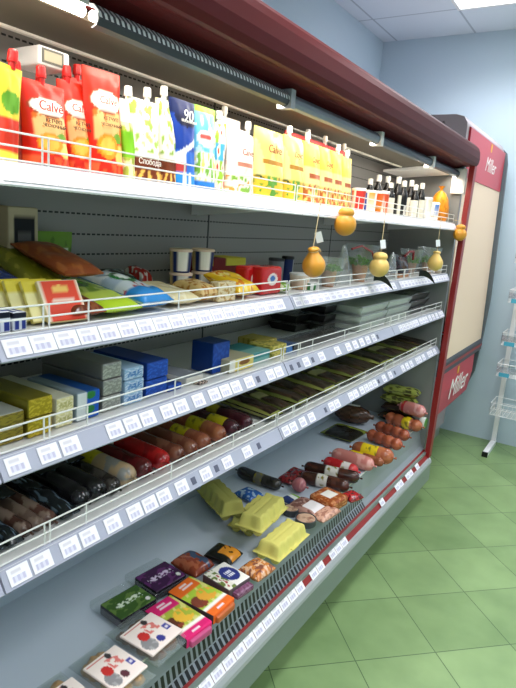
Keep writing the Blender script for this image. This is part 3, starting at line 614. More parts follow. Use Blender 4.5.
# slices standing on edge, leaning back
def slice_red(fid,u,v):
    if fid!='F': return '#d8c890'
    if u<.05 or u>.95 or v>.97: return '#f0dcc0'
    if ell(u,v,.5,.78,.22,.10): return '#f2c060'
    if .48<v<.54 and .25<u<.75 or .28<v<.33 and .2<u<.8: return '#f4d4c0'
    return '#e2401c' if v>.4 else '#d63a1e'
def slice_y(fid,u,v):
    if fid!='F': return '#e0d27a' if int(v*9)%3 else '#b8a850'
    return '#e6cf3c' if v>.7 else '#efe3a0'
zz=S2
y,w_,h_=W(36,75,293,-.865,S2,312)
for i,(dy,dx,pf,lab) in enumerate(((0,0,slice_red,'red front packet of cheese slices leaning back against the yellow ones'),(-.022,-.016,slice_y,'yellow packet of cheese slices directly behind the red one'),(-.045,-.032,slice_y,'second yellow packet of cheese slices behind the red one'),(-.070,-.048,slice_y,'third yellow packet of cheese slices, hindmost behind the red one'))):
    me=rbox(.010,w_,.082,.003,12).mesh('slice_packet',PRINT,pf)
    tag(link('slice_packet',me,None,(-.852+dx,y+dy+.018,S2+.004),(0,R(-30),R(-4))),lab,'packet','cheese slice packets')
# jars, boxes and bags before the seam
def jarp(fid,u,v):
    if .18<v<.82 and (.32<u<.68 or .85<u or u<.15):
        return '#1b2c5e' if not (.40<v<.62 and .38<u<.56) else '#f0ead8'
    return '#cdb47a'
def tubthing(name,px0,px1,pyt,X,z0,paint,label,group,dz=0,m=PRINT,h=None,lid=None,Y=None):
    y,r,hh=WR(px0,px1,pyt,X,z0+dz); hh=h or hh; y=Y or y; r=min(r,.034)
    T=thing(name,label,'tub' if 'tub' in name else 'jar',(X,y,z0+dz),(0,0,R(150)),group)
    m1,m2=tub(r,hh,paint,lid or CREAM,label); 
    link('jar_body',m1,T); link('lid',m2,T); return T
tubthing('cream_jar',169,191,278,-1.0,S2,jarp,'beige jar with navy print, lower left of the stacked four','stacked beige jars',h=.062)
tubthing('cream_jar',191,213,278,-1.0,S2,jarp,'beige jar with navy print, lower right of the stacked four','stacked beige jars',h=.062)
tubthing('cream_jar',169,191,259,-1.0,S2,jarp,'beige jar with navy print, upper left of the stacked four','stacked beige jars',dz=.063,h=.062)
tubthing('cream_jar',191,213,259,-1.0,S2,jarp,'beige jar with navy print, upper right of the stacked four','stacked beige jars',dz=.063,h=.062)
def maroonbox(fid,u,v): return '#c6c03a' if (fid=='T' or v>.75) and u>.35 else '#6e1c1a' if u<.7 else '#8a2422'
brick('cheese_box',213,246,258,-1.02,S2,.09,maroonbox,'dark red box with yellow-green top edge, behind the yellow bag','box',pyb=268)
def beige(fid,u,v): return '#d2b070' if nz(u,v,40,7)>-.15 else '#a8702c'
y,w_,h_=W(200,232,282,-.88,S2,295)
lean('cheese_packet',201,218,298,-.865,.10,.045,S2,beige,'brownish beige packet lying in front of the stacked jars','packet',CP,seed=12)
brick('cheese_box',218,236,282,-.86,S2,.03,lambda f,u,v:'#d8c8a0' if nz(u,v,41,8)>-.2 else '#b08848','upright beige packet with small print, left of the yellow bag','box',m=PRINT,pyb=295)
def yelbag(fid,u,v): return '#f0c024' if nz(u,v,42,5)>-.2 else '#f8e27a' if nz(u,v,43,7)>0 else '#d87a1c'
lean('cheese_bag',238,258,290,-.86,.13,.04,S2,yelbag,'bright yellow bag lying between the beige and the red packets','bag',CP,seed=13,tilt=16)
brick('cheese_box',233,244,276,-.98,S2,.05,lambda f,u,v:'#1e2f6e' if v>.4 else '#c8b890','small navy blue pack standing between the jars and the yellow bag','box',pyb=285)
def redp(fid,u,v):
    if fid=='F' and ell(u,v,.5,.55,.24,.22): return '#e8d8d0' if not ell(u,v,.5,.58,.14,.1) else '#3c6ab0'
    return '#c41a1c' if fid!='T' else '#d8302c'
brick('cheese_box',262,282,267,-.87,S2,.045,redp,'front red box with oval white emblem, standing beside the guard joint','box','red cheese boxes',m=GLOSS,pyb=285,r=.01)
brick('cheese_box',246,263,266,-.905,S2,.045,redp,'rear red box with oval emblem, half hidden left of the front one','box','red cheese boxes',m=GLOSS,pyb=285,r=.01)
lean('cheese_packet',283,291,290,-.86,.09,.03,S2,solid('#7fb03a','#d8e0b8'),'small green packet right of the red boxes at the guard joint','packet',CP,seed=14)
tubthing('cheese_tub',268,284,258,-1.08,S2,lambda f,u,v:'#8a8e94' if v>.3 else '#2e3238','grey tub at the back behind the red boxes','tubs on the second shelf',lid=DGREY)
tubthing('cheese_tub',281,293,256,-1.05,S2,lambda f,u,v:'#1b2a5a' if u<.6 else '#d8dce2','navy tub at the back, right of the grey one','tubs on the second shelf',lid=BLACK)
tubthing('cheese_tub',286,312,273,-.90,S2,lambda f,u,v:'#c09878' if v<.5 else '#e6d8c8','low wide tub with white lid left of the nearest herb pot','tubs on the second shelf',lid=WHITE)
tubthing('cheese_tub',302,316,282,-.87,S2,lambda f,u,v:'#3f7a44' if (u*6)%1<.5 else '#e6e8e4','small white tub with green stripes under the nearest hanging cheese','tubs on the second shelf',lid=WHITE)
# potted herbs in clear sleeves
POT=mat('terracotta_pot','#bd8a64',.8)
def herb(px,pyb,pyt,X,label,seed,sc=1,dark=None):
    p=hx(px,pyb,X); r=.028*sc; H=(hx(px,pyt,X).z-S2)
    T=thing('potted_herb',label,'potted herb',(X,p.y,S2),(0,0,seed),'potted herbs in clear sleeves')
    link('pot',MB().lathe([(0,0),(r*.75,0),(r,.05*sc),(r*1.05,.05*sc),(r*1.05,.058*sc),(r*.9,.058*sc),(r*.85,.05*sc),(0,.05*sc)],18).mesh('pot',POT),T)
    m=MB(); rr=random.Random(seed)
    for i in range(110):
        a=rr.random()*2*PI; q=rr.random()**.6*r*1.5; h=.05*sc+rr.random()*(H*.72-.05*sc)*(1-.4*q/(r*1.5)); l=.010+.008*rr.random()
        c=Vector((math.cos(a)*q,math.sin(a)*q,max(.055*sc,h))); d=Vector((math.cos(a)*.7,math.sin(a)*.7,.5+rr.random())).normalized(); t=d.cross(Vector((rr.random()-.5,rr.random()-.5,1))).normalized()*l*.35
        o=len(m.v); m.v+=[tuple(c),tuple(c+d*l*.5+t),tuple(c+d*l),tuple(c+d*l*.5-t)]; m.f.append([o,o+1,o+2,o+3]); m.m.append(('S',[(0,0)]*4))
        if i%4==0: m.rod((c.x*.3,c.y*.3,.05*sc),tuple(c),.0008,4)
    link('foliage',m.mesh('foliage',dark or LEAF,fix=False),T)
    sl=MB(); 
    def sf(u,v):
        q=(r*1.06+v*r*1.15)*(1+.05*math.sin(u*2*PI*5+v*3)*v); return (math.cos(u*2*PI)*q,math.sin(u*2*PI)*q,.004+v*H)
    sl.grid('S',sf,40,6); link('sleeve',sl.mesh('sleeve',FILM2 if seed%2 else FILM,smooth=True,fix=False),T)
herb(327,291,258,-.885,'potted herb nearest the camera, right of the orange hanging cheese',1)
herb(358,285,245,-.905,'potted herb in the middle, left of the pale two-lobed cheese',2,1.15)
herb(426,275,248,-.885,'potted herb at the far end behind the small pale cheese',3,1.05)
herb(409,278,250,-.93,'potted herb standing back behind the dark bunch',5,1)
# folded empty sleeves and bunch of basil in a red ribboned bag
def bunch(fid,u,v): return '#1c1018' if nz(u,v,50,10)>-.15 else '#4a3038'
p=hx(398,274,-.90)
T=thing('salad_bag','dark purple salad bag with red ribbon, between the two pale cheeses','bag',(-.90,p.y,S2+.02)); link('bag_body',pouch(.19,.085,.07,9).mesh('bag_body',GLOSS,bunch,smooth=True,fix=False),T)
link('ribbon',MB().path([(.03,-.02,.08),(.025,.05,.10),(.03,.10,.10),(.03,.105,.06)],.006,6).mesh('ribbon',RED),T); link('bag_foot',MB().box(-.03,.03,-.07,.07,-.02,.0).mesh('bag_foot',POT),T)
p=hx(360,258,-.86); T=tag(link('red_ribbon',MB().path([hx(352,249,-.858),hx(362,246,-.852),hx(372,252,-.848),hx(376,266,-.846)],.004,6).mesh('red_ribbon',RED)),'thin dark red ribbon arching over the middle herb pot','ribbon')
tubthing('cheese_tub',434,443,260,-.895,S2,lambda f,u,v:'#b82a2c' if v>.5 else '#ece6e0','red and white tub at the far end of second shelf by the post','tubs on the second shelf',lid=RED,Y=3.205)
tubthing('cheese_tub',438,446,264,-.868,S2,lambda f,u,v:'#c8b8a0','small cream tub at the far end of second shelf by the post','tubs on the second shelf',lid=WHITE,Y=3.25)
def cone(px,pyb,pyt,X,label,seed):
    p=hx(px,pyb,X); H=hx(px,pyt,X).z-S2; m=MB()
    m.grid('S',lambda u,v:tuple(Vector(((.024*(1-v)**.6+.004)*math.cos(u*2*PI)*(1+.12*math.sin(3*u*2*PI)),(.030*(1-v)**.5+.004)*math.sin(u*2*PI),v*H))),28,10)
    tag(link('clear_sleeve',m.mesh('clear_sleeve',FILM2,smooth=True,fix=False),None,(X,p.y,S2),(R(seed),0,0)),label,'plastic sleeve','clear plastic sleeves')
cone(341,288,245,-.90,'empty clear sleeve standing upright, right of the nearest herb pot',4)
cone(389,279,252,-.86,'empty clear sleeve standing left of the dark salad bag',-6)
# ================================================================== THIRD SHELF: butter and trays
BG='butter blocks on the third shelf'
def foilp(c,c2,side=None,band=None):
    def f(fid,u,v):
        if fid=='F' and band and .25<v<.7 and .15<u<.85 and nz(u,v,len(c2)+3,9)>-.05: return band
        if fid in 'TL': return side or c
        return c if nz(u,v,60,9)>-.1 else c2
    return f
gold=foilp('#b49a22','#d8be3c','#8f8428'); cream_=foilp('#d6cc96','#e8e0ba','#c8c6b0','#b8b070'); silv=foilp('#9c9a94','#c2beb6','#8a8884'); lblue=foilp('#8fb0d0','#c8d6e6','#9ab8d4','#4d7cb8'); blue=foilp('#1c46a0','#2a5cc0','#173a84')
def globe(fid,u,v):
    if fid=='F': return '#d8dcdc' if u<.42 else '#2f7a3c' if ell(u,v,.58,.72,.22,.3) else '#1d56b8'
    return '#1f4f96' if fid=='T' and u>.4 else '#8d9ca8'
def stack(px0,px1,pyts,X,depth,pf,labs,m=FOIL,r=.004,pyb=None,w=None):
    n=len(pyts); y,ww,top=W(px0,px1,pyts[-1],X,S3,pyb); hh=top/n
    for i,l in enumerate(labs):
        me=rbox(depth,(w or ww)-.003,hh-.001,r,14).mesh('butter_block',m,pf); tag(link('butter_block',me,None,(X-depth/2,y+(.002 if i%2 else 0),S3+i*hh)),l,'butter',BG)
def goldblue(fid,u,v): return '#d6d8d4' if fid=='T' and v<.5 else '#3a6aa0' if fid=='T' and v<.7 else '#a08c34' if nz(u,v,62,8)>-.1 else '#7a6a2c'
stack(-14,25,(446,414),-.86,.13,goldblue,('lower dull gold butter block at the left edge of the third shelf','upper dull gold butter block with blue printed top at the left edge'),pyb=440)
stack(27,53,(420,397),-.855,.26,gold,('lower bright gold butter block, left of the cream ones','upper bright gold butter block, long gold side showing'),pyb=420)
stack(55,74,(420,397),-.86,.20,cream_,('lower cream butter block between gold and blue-green','upper cream butter block between gold and blue-green'),m=PAPER,pyb=415)
stack(76,100,(415,391),-.86,.16,globe,('lower white and blue butter block with green patch','upper white and blue butter block with green patch'),m=PRINT,pyb=405)
stack(102,122,(400,380,362),-.865,.20,silv,('lowest silver butter block of three','middle silver butter block of three','topmost silver butter block of three'),pyb=390)
stack(124,144,(400,380,367),-.865,.17,lblue,('lowest pale blue wrapped butter block of three','middle pale blue wrapped butter block of three','topmost pale blue wrapped butter block of three'),m=PRINT,pyb=385)
stack(146,168,(385,361),-.87,.18,blue,('lower deep blue butter block beside the pale blue stack','upper deep blue butter block beside the pale blue stack'),m=PRINT,pyb=378)
SB='small butter and cheese boxes on the third shelf'
brick('butter_block',168,182,384,-.865,S3,.10,foilp('#1d4aa6','#2a5cc0','#1c3f90'),'low deep blue butter block right of the tall blue stack','butter',SB,m=PRINT,pyb=392)
brick('butter_block',172,190,375,-.93,S3,.10,foilp('#8f98a4','#cfd4da','#9aa2ac'),'grey-white butter block behind the low blue one','butter',SB,pyb=385)
brick('cheese_box',186,203,376,-.87,S3,.12,lambda f,u,v:'#e2dcd0' if f!='T' else '#8a8c94','white cheese box left of the dark patterned one','box',SB,pyb=388)
brick('cheese_box',199,208,382,-.85,S3,.05,lambda f,u,v:'#d8c0b0' if (int(u*6)+int(v*7))%2 else '#2a2028','narrow dark box with pale check pattern by the guard','box',SB,pyb=390)
def yb(fid,u,v):
    if fid=='F': return '#8a5a28' if ell(u,v,.6,.62,.22,.2) else '#e2cf70' if u>.2 else '#e6e2d8'
    return '#b8b090'
brick('cheese_box',212,229,351,-.89,S3,.075,foilp('#1a3f90','#2450a8','#163878'),'long deep blue box, its side facing left, before the yellow box','box',SB,m=PRINT,pyb=370,h=.085)
brick('cheese_box',229,253,358,-.86,S3,.10,yb,'yellow and white cheese box with brown oval, beside the long blue box','box',SB,m=PRINT,pyb=375)
brick('cheese_box',250,270,352,-.88,S3,.12,lambda f,u,v:'#3f8a8c' if v>.4 else '#7ab0a8','teal green cheese box right of the yellow and white one','box',SB,m=PRINT,pyb=365)
brick('cheese_box',262,276,340,-.93,S3,.10,lambda f,u,v:'#c6b458' if (u*5)%1>.3 else '#a89438','tall yellow box standing behind the teal one','box',SB,m=PRINT,pyb=355)
brick('cheese_box',272,286,345,-.87,S3,.09,lambda f,u,v:'#d0bf60' if nz(u,v,66,8)>-.1 else '#8f8a3c','speckled yellow box left of the last small blue box','box',SB,m=PRINT,pyb=358)
brick('cheese_box',286,299,345,-.87,S3,.12,lambda f,u,v:'#3a6cb0' if f!='F' else '#4a80c4','last small blue box by the third shelf guard joint','box',SB,m=PRINT,pyb=355)
# plastic food trays
BLK=mat('black_tray','#121110',.3); FOODD=mat('dark_food','#3a2418',.6); CLR=clear('frosted_tray','#f4f8f6',.12,.3,.22)
def tray(px0,px1,py,X,z0,label,m,food,depth=.13,h=.035,group='plastic food trays on the third shelf'):
    a,b_=hx(px0,py,X).y,hx(px1,py,X).y; w=b_-a; T=thing('food_tray',label,'tray',(X-depth/2,(a+b_)/2,z0),(0,0,0),group)
    mb=MB(); ins=.012
    o=[(-depth/2+ins,-w/2+ins,0),(depth/2-ins,-w/2+ins,0),(depth/2-ins,w/2-ins,0),(-depth/2+ins,w/2-ins,0),(-depth/2,-w/2,h*.8),(depth/2,-w/2,h*.8),(depth/2,w/2,h*.8),(-depth/2,w/2,h*.8)]
    mb.v+=o; mb.f+=[[3,2,1,0],[0,1,5,4],[1,2,6,5],[2,3,7,6],[3,0,4,7]]; mb.m+=[('S',[(0,0)]*4)]*5
    link('tray_body',mb.mesh('tray_body',m),T)
    link('food',rbox(depth-.03,w-.03,h*.6,.006,4,org=(0,0,.003)).mesh('food',food),T)
    link('lid',rbox(depth,w,h*.22,.003,3,org=(0,0,h*.79)).mesh('lid',m if m is CLR else FILM),T)
for i,(a,b_,X,k,lab) in enumerate(((296,311,-1.03,0,'dark food tray at the back, bottom of the pair by the joint'),(296,311,-1.03,1,'dark food tray at the back, top of the pair by the joint'),(296,350,-.86,0,'long low black food tray at the front right of the joint'),(324,350,-.965,0,'black food tray, lowest in the tall stack of three'),(324,350,-.965,1,'black food tray, second in the tall stack of three'),(324,350,-.965,2,'black food tray, topmost in the tall stack of three'))):
    tray(a,b_,330,X,S3+k*.0365,lab,BLK,FOODD,.13 if X<-.9 else .09)
FOODP=mat('pale_food','#c9cdb8',.6)
n=0
for col,(a,b_) in enumerate(((362,387),(388,410))):
    for k in range(3):
        tray(a,b_,315,-.853,S3+k*.0365,f"frosted clear tray, {('bottom','middle','top')[k]} of the {('left','right')[col]} clear stack",CLR,FOODP,.14)
for k in range(3): tray(411,429,300,-.875,S3+k*.0365,f"black tray near the far post, {('bottom','middle','top')[k]} of its stack",BLK,FOODD,.14)
# ================================================================== FOURTH SHELF: sausages and vacuum packs
def sfront(px,py,L,r,paint,label,group,links=0,skew=0,seed=0,X=-.85,z0=None,dz=0,m=GLOSS,name='sausage'):
    z0=S4 if z0 is None else z0; p=hx(px,py,X); c=Vector((X-L/2*math.cos(skew),p.y-L/2*math.sin(skew),z0+r*1.045+dz))
    me=sausage(L-.03,r,links,seed).mesh(name,m,paint,smooth=True,fix=False)
    return tag(link(name,me,None,c,(0,0,skew)),label,'sausage',group)
def cas(c,band=None,v0=.4,v1=.65,c2=None):
    def f(fid,u,v):
        if band and v0<v<v1: return band if nz(u,v,70,12)>-.3 else '#8a7a20'
        return c2 if c2 and nz(u,v,71,7)>.15 else c
    return f
SG='sausages on the fourth shelf'
YL='#c9b81e'
L4=[(107,506,.24,.026,cas('#121114',c2='#1e1c20'),'fat black sausage on fourth shelf, right one of the black pair'),
(91,512,.24,.024,cas('#151418',c2='#262428'),'black sausage on fourth shelf, left one of the black pair'),
(137,493,.23,.027,cas('#b59a78',YL,.22,.45,'#8d8a86'),'pale sausage in clear skin with yellow label, right of the black pair'),
(122,499,.23,.020,cas('#2a2422',c2='#4a4440'),'thin dark grey sausage between the black pair and the pale one'),
(154,484,.24,.025,cas('#5e1218',c2='#4a0e12'),'dark wine red sausage just left of the bright red one'),
(171,474,.22,.026,cas('#b31a1c',c2='#8d1418'),'bright red sausage with plain shiny skin on fourth shelf'),
(187,464,.24,.024,cas('#6b3a2c',c2='#84503c'),'brown sausage directly right of the bright red one'),
(200,457,.24,.023,cas('#7a4434',c2='#8d5a42'),'second brown sausage right of the bright red one'),
(213,450,.23,.024,cas('#8a4a34',YL,.38,.62,'#9a5a40'),'brown sausage with yellow label, first of the two brown labelled ones'),
(228,443,.23,.026,cas('#94533a',YL,.36,.60,'#a5633f'),'brown sausage with yellow label, second of the two brown labelled ones'),
(242,435,.24,.025,cas('#3a1420',YL,.52,.76,'#4a1c28'),'dark purple sausage with yellow label, left one of the purple pair'),
(255,428,.24,.024,cas('#421824','#b8aa2c',.25,.42,'#52202c'),'dark purple sausage with yellow label, right one of the purple pair')]
for i,(px,py,L,r,pf,lab) in enumerate(L4): sfront(px,py,L,r,pf,lab,SG,0,R(-4),i)
for i,(px,py,r,c,lab) in enumerate(((58,532,.016,'#5a3c34','thin pinkish brown sausage stick, right of three at the left end'),(46,537,.015,'#6e5a50','thin greyish sausage stick, middle of three at the left end'),(34,543,.016,'#4a3028','thin dark brown sausage stick, left of three at the left end'))):
    sfront(px,py,.26,r,cas(c,c2='#8a7468'),lab,'thin sausage sticks',0,R(-3),i)
for i,(a,b_,py,X,dz,lab) in enumerate(((62,80,528,-.86,0,'black flat packet between the sausage sticks and the black pair'),(40,84,505,-1.0,.032,'wide dark packet lying behind the sausage sticks on fourth shelf'),(-30,8,556,-.86,0,'dark vacuum packet at the far left of fourth shelf, in front'),(8,24,546,-.855,0,'dark bluish vacuum packet between the far left one and the sausage sticks'),(-28,16,530,-.97,.03,'dark vacuum packet lying on the others at the far left of fourth shelf'))):
    lean('meat_packet',a,b_,py,X,.2,.03,S4,lambda f,u,v:'#5a6a78' if nz(u,v,75,8)>.3 else '#14181e','' or lab,'packet','dark vacuum packets at the left of fourth shelf',seed=20+i,dz=dz,tilt=5,crink=.008)
def vac(i):
    def f(fid,u,v):
        if v>.955 or u<.05: return ('#9a9c50','#5c6030','#7d8440','#4a4428')[i%4]
        if .45<v<.6 and i%4==1: return '#b8b078'
        return ('#2a1814','#33261c','#1c1210')[i%3] if nz(u,v,80+i,6)>-.1 else '#4a3428'
    return f
fx=[(272,421),(285,414),(298,407),(311,400),(325,393),(339,386),(353,379),(367,372),(381,366),(395,359),(408,353),(420,347),(431,342)]
cnt=['first','second','third','fourth','fifth','sixth','seventh','eighth','ninth','tenth','eleventh','twelfth','last']
for i,((x0,y0),(x1,y1)) in enumerate(zip(fx,fx[1:])):
    lean('meat_packet',x0+1.6,x1-1.6,y0-3,-.853-.01*(i%2),.27,.03 if i%2 else .04,S4,vac(i),f'dark meat packet with yellow-green edge on fourth shelf, {cnt[i]} right of the purple sausages','packet','dark vacuum packets along the fourth shelf',seed=30+i,tilt=2.5,rz=R((-3,-6,0,-4)[i%4]))
# ================================================================== THE DECK: ready meals
ZD=DZ+.0006
def quad(name,P,h,z0,paint,label,cat,group=None,m=GLOSS,soft=False,seed=0,dz=0,r=.006,crink=.004):
    A,B,Cc,Dd=[hz(x,y,z0+dz+h) for x,y in P]; c=(A+B+Cc+Dd)/4; ly=((B-A).length+(Cc-Dd).length)/2; lx=((Dd-A).length+(Cc-B).length)/2
    d=(B-A)+(Cc-Dd); an=math.atan2(d.y,d.x)-PI/2
    me=(flat(lx,ly,h,seed,26,crink) if soft else rbox(lx,ly,h,r,26)).mesh(name,m,paint,smooth=soft,fix=False)
    o=link(name,me,None,(c.x,c.y,z0+dz),(0,0,an)); tag(o,label,cat,group); return o,lx,ly
FOODB=mat('brown_food','#7a4c2c',.6); FOODG=mat('grain_food','#b98a4c',.6); FOODK=mat('green_food','#8a9440',.6)
def clam(pl,pr,label,seed,food,dotc,tilt=0):
    a,b_=hz(*pl,.50),hz(*pr,.50); ly=(b_-a).length*1.0; c=(a+b_)/2; d=b_-a; an=math.atan2(d.y,d.x)-PI/2
    T=thing('salad_pack',label,'food pack',(c.x-.012,c.y,ZD),(0,0,an),'clear boxes with pale pink sleeves')
    lx=.185; h=.04
    mb=MB(); 
    for (z0,z1,e0,e1) in ((0,.022,.016,.004),(.024,.040,.0,.014)):
        o=len(mb.v); X,Y=lx/2,ly/2-.002
        mb.v+=[(sx*(X-e),sy*(Y-e),z) for z,e in ((z0,e0),(z1,e1)) for sx,sy in ((-1,-1),(1,-1),(1,1),(-1,1))]
        for k in range(4): j=(k+1)%4; mb.f.append([o+k,o+j,o+4+j,o+4+k]); mb.m.append(('S',[(0,0)]*4))
        q=[o,o+1,o+2,o+3] if z0==0 else [o+4,o+5,o+6,o+7]; mb.f.append(q); mb.m.append(('S',[(0,0)]*4))
    mb.box(-X,X,-Y,Y,.0222,.0238)
    bx=link('clear_box',mb.mesh('clear_box',FILM),T)
    rr=random.Random(seed); fm=MB()
    for k in range(44):
        x,y=(rr.random()-.5)*(lx-.055),(rr.random()-.5)*(ly-.055); s=.011+.008*rr.random()
        o=len(fm.v); fm.lathe([(0,0),(s,.004),(s*1.1,s*.7),(s*.6,s*1.2),(0,s*1.3)],8)
        fm.v[o:]=[(px+x,py+y,pz+.002+.008*rr.random()) for px,py,pz in fm.v[o:]]
    link('food',fm.mesh('food',food,smooth=True),T)
    def sl(fid,u,v):
        if fid!='T': return '#efd8d0'
        if ell(u,v,.30,.55,.13,.15): return '#c8302c'
        if ell(u,v,.22,.30,.17,.22): return '#8e8a8c' if nz(u,v,90,10)>-.2 else '#a8a4a4'
        if ell(u,v,.50,.22,.09,.11): return dotc
        if ell(u,v,.62,.86,.07,.09): return '#3a3436'
        if .78<u<.92 and .28<v<.48: return '#4a4a9c' if not(.82<u<.88 and .34<v<.42) else '#e8e0e6'
        if .45<u<.78 and .48<v<.82 and nz(u,v,91,11)>.0: return '#e07a72'
        if .06<u<.60 and .90<v<.94: return '#d89088'
        return '#f6e4dc'
    s=link('printed_sleeve',rbox(.115,ly-.012,.007,.003,26,org=(.012,0,.0355)).mesh('printed_sleeve',PAPER,sl),T)
clam((97,683),(133,654),'clear salad box with pink sleeve, middle one of the three in front',1,FOODG,'#5a2a34')
clam((52,716),(90,688),'clear salad box with pink sleeve, nearest one at the bottom left',2,FOODG,'#5a2a34')
clam((134,648),(168,620),'clear salad box with pink sleeve, farthest one beside the pink meal pack',3,FOODB,'#3a3a8c')
def meal(top,acc,food1,food2,food3):
    def f(fid,u,v):
        if fid in 'FR' : return acc
        if fid!='T': return '#3a3438'
        if v>.70 and not(u>.9): 
            return '#f4e8ee' if (.30<u<.75 and .80<v<.84) or (.3<u<.6 and .88<v<.90) else top
        if v<.16: return top if not (.3<u<.6 and .06<v<.09) else '#f4e8ee'
        if v<.24: return '#f2ece4'
        if ell(u,v,.62,.45,.30,.17): return food1 if nz(u,v,92,9)>-.15 else food3
        if ell(u,v,.22,.40,.24,.15): return food2 if nz(u,v,93,8)>-.3 else '#8a3a24'
        return food3 if nz(u,v,94,7)>-.1 else '#d6d078'
    return f
MG='ready meals in printed sleeves on the deck'
def meal_pack(P,label,pf,trayc,h=.032,dz=0):
    o,lx,ly=quad('ready_meal',P,h,ZD,pf,label,'food pack',MG,PAPER,dz=dz)
    link('tray',rbox(lx+.012,ly-.02,h*.7,.006,4,org=(.004,0,.002)).mesh('tray',trayc),o)
meal_pack(((147,607),(171,595),(212,619),(184,644)),'pink ready meal pack with fries picture, left of the orange one',meal('#d81c6c','#d8246c','#e8b43a','#5a2c1c','#a8b43c'),mat('tray_pink','#c04a7c',.4))
meal_pack(((169,590),(190,575),(235,597),(212,618)),'orange ready meal pack with food picture, right of the pink one',meal('#ea6a1c','#e8641c','#e8a83a','#7a3a28','#a8c43c'),mat('tray_orange','#c0602c',.4))
def navyw(fid,u,v):
    if fid!='T': return '#5a4a50'
    if ell(u,v,.62,.5,.30,.32): return '#e6e4ee' if (.45<u<.8 and (abs(v-.58)<.05 or abs(v-.42)<.05) and int(u*40)%3) else '#28327c'
    if u<.34: return '#6a7a34' if nz(u,v,95,8)>.1 else '#a83a3a' if nz(u,v,95,8)<-.35 else '#e8e2d4'
    return '#eee8e0'
o,lx,ly=quad('ready_meal',((203,573),(224,561),(251,576),(229,591)),.035,ZD,navyw,'white ready meal sleeve with navy patch, over a purple food tray','food pack',MG,PAPER)
link('purple_tray',rbox(lx+.02,ly-.02,.022,.008,8,org=(.012,.005,0)).mesh('purple_tray',GLOSS,lambda f,u,v:'#8a5a78' if nz(u,v,96,12)>0 else '#6a3c58'),o)
def salad(c,c2,lab,wh):
    def f(fid,u,v):
        if fid!='T': return '#241c28'
        if .12<u<.85 and .42<v<.62 and nz(u,v,97,12)>.05: return wh
        return '#e8e4e0' if ell(u,v,.85,.2,.06,.08) else c2 if nz(u,v,98,8)>.15 else c
    return f
o1,l1,w1=quad('salad_tray',((99,605),(135,583),(158,598),(122,619)),.034,ZD,salad('#3a5a22','#5d7a34','','#dfe6d0'),'green salad tray under printed film, left of the purple one','food pack','salad trays at the back of the deck')
o2,l2,w2=quad('salad_tray',((134,576),(165,561),(187,573),(157,593)),.034,ZD,salad('#3a1240','#5c2460','','#d8c0dc'),'dark purple salad tray under printed film, right of the green one','food pack','salad trays at the back of the deck')
for o_,l_,w_ in ((o1,l1,w1),(o2,l2,w2)): link('clear_tray',rbox(l_+.045,w_+.012,.026,.008,5,org=(-.02,0,.0005)).mesh('clear_tray',FILM,smooth=False),o_)
quad('meat_packet',((173,556),(192,544),(213,560),(194,571)),.045,ZD,lambda f,u,v:'#8a3a24' if f!='T' or nz(u,v,99,6)>-.05 else '#3a4a66' if u>.5 else '#a85a3c','brown meat packet with bluish film, behind the orange meal','packet','meat packets on the deck',soft=True,seed=50)
quad('meat_packet',((209,549),(219,537),(243,550),(225,562)),.04,ZD,lambda f,u,v:'#e0902c' if f=='T' and v>.40 and .2<u<.85 and nz(u,v,100,7)>-.3 else '#14120f','black packet with orange food picture, before the back egg stack','packet','meat packets on the deck',soft=True,seed=51)
quad('meat_packet',((239,565),(257,553),(276,564),(258,577)),.035,ZD,lambda f,u,v:'#c97a3a' if nz(u,v,101,8)>.05 else '#8a5040' if nz(u,v,102,6)>0 else '#e2b490','orange and pink meat slices packet below the yellow egg cartons','packet','meat packets on the deck',soft=True,seed=52)
# egg cartons
EGG=mat('egg_carton_yellow','#d6cb6c',.8); EGG_SHADED=mat('egg_carton_shaded','#a5a052',.8)  # second one is the same yellow with the shelf's shade put into it
def eggmesh(m,L=.222,Wd=.106,h=.066):
    key=('egg',m.name)
    if key in _mc: return _mc[key]
    n,k=70,36; zr=.024
    def edge(x,y):
        sx=.5+.5*math.cos(2*PI*5*(x/L+.5)); sy=.5+.5*math.cos(2*PI*2*(y/Wd+.5))
        return min(Wd/2-abs(y)-.004-.005*sx, L/2-abs(x)-.004-.005*sy)
    def ss(t): t=max(0,min(1,t)); return t*t*(3-2*t)
    lid=MB(); lid.grid('T',lambda u,v:(lambda y,x:(y,x,zr+.001+(h-zr)*min(1,ss(edge(x,y)/.016))-.002*(1 if abs(y)<.005 and edge(x,y)>.03 else 0)))((u-.5)*Wd,(v-.5)*L),k,n)
    def bot(u,v):
        y,x=(u-.5)*Wd,(v-.5)*L; b=(.5-.5*math.cos(2*PI*5*(x/L+.5)))*(.5-.5*math.cos(2*PI*2*(y/Wd+.5)))
        return (y,x,zr-zr*min(1,b**.45*1.15)*ss(edge(x,y)/.008) if True else 0)
    base=MB(); base.grid('D',bot,k,n,True); base.grid('E',lambda u,v:((u-.5)*Wd,(v-.5)*L,zr+.0005),2,2)
    a=lid.mesh('lid',m,smooth=True,fix=False); b_=base.mesh('base',m,smooth=True,fix=False); 
    t=MB().box(Wd/2-.012,Wd/2+.003,-.02,.02,zr-.001,zr+.003).mesh('closing_tab',m)
    _mc[key]=(a,b_,t); return _mc[key]
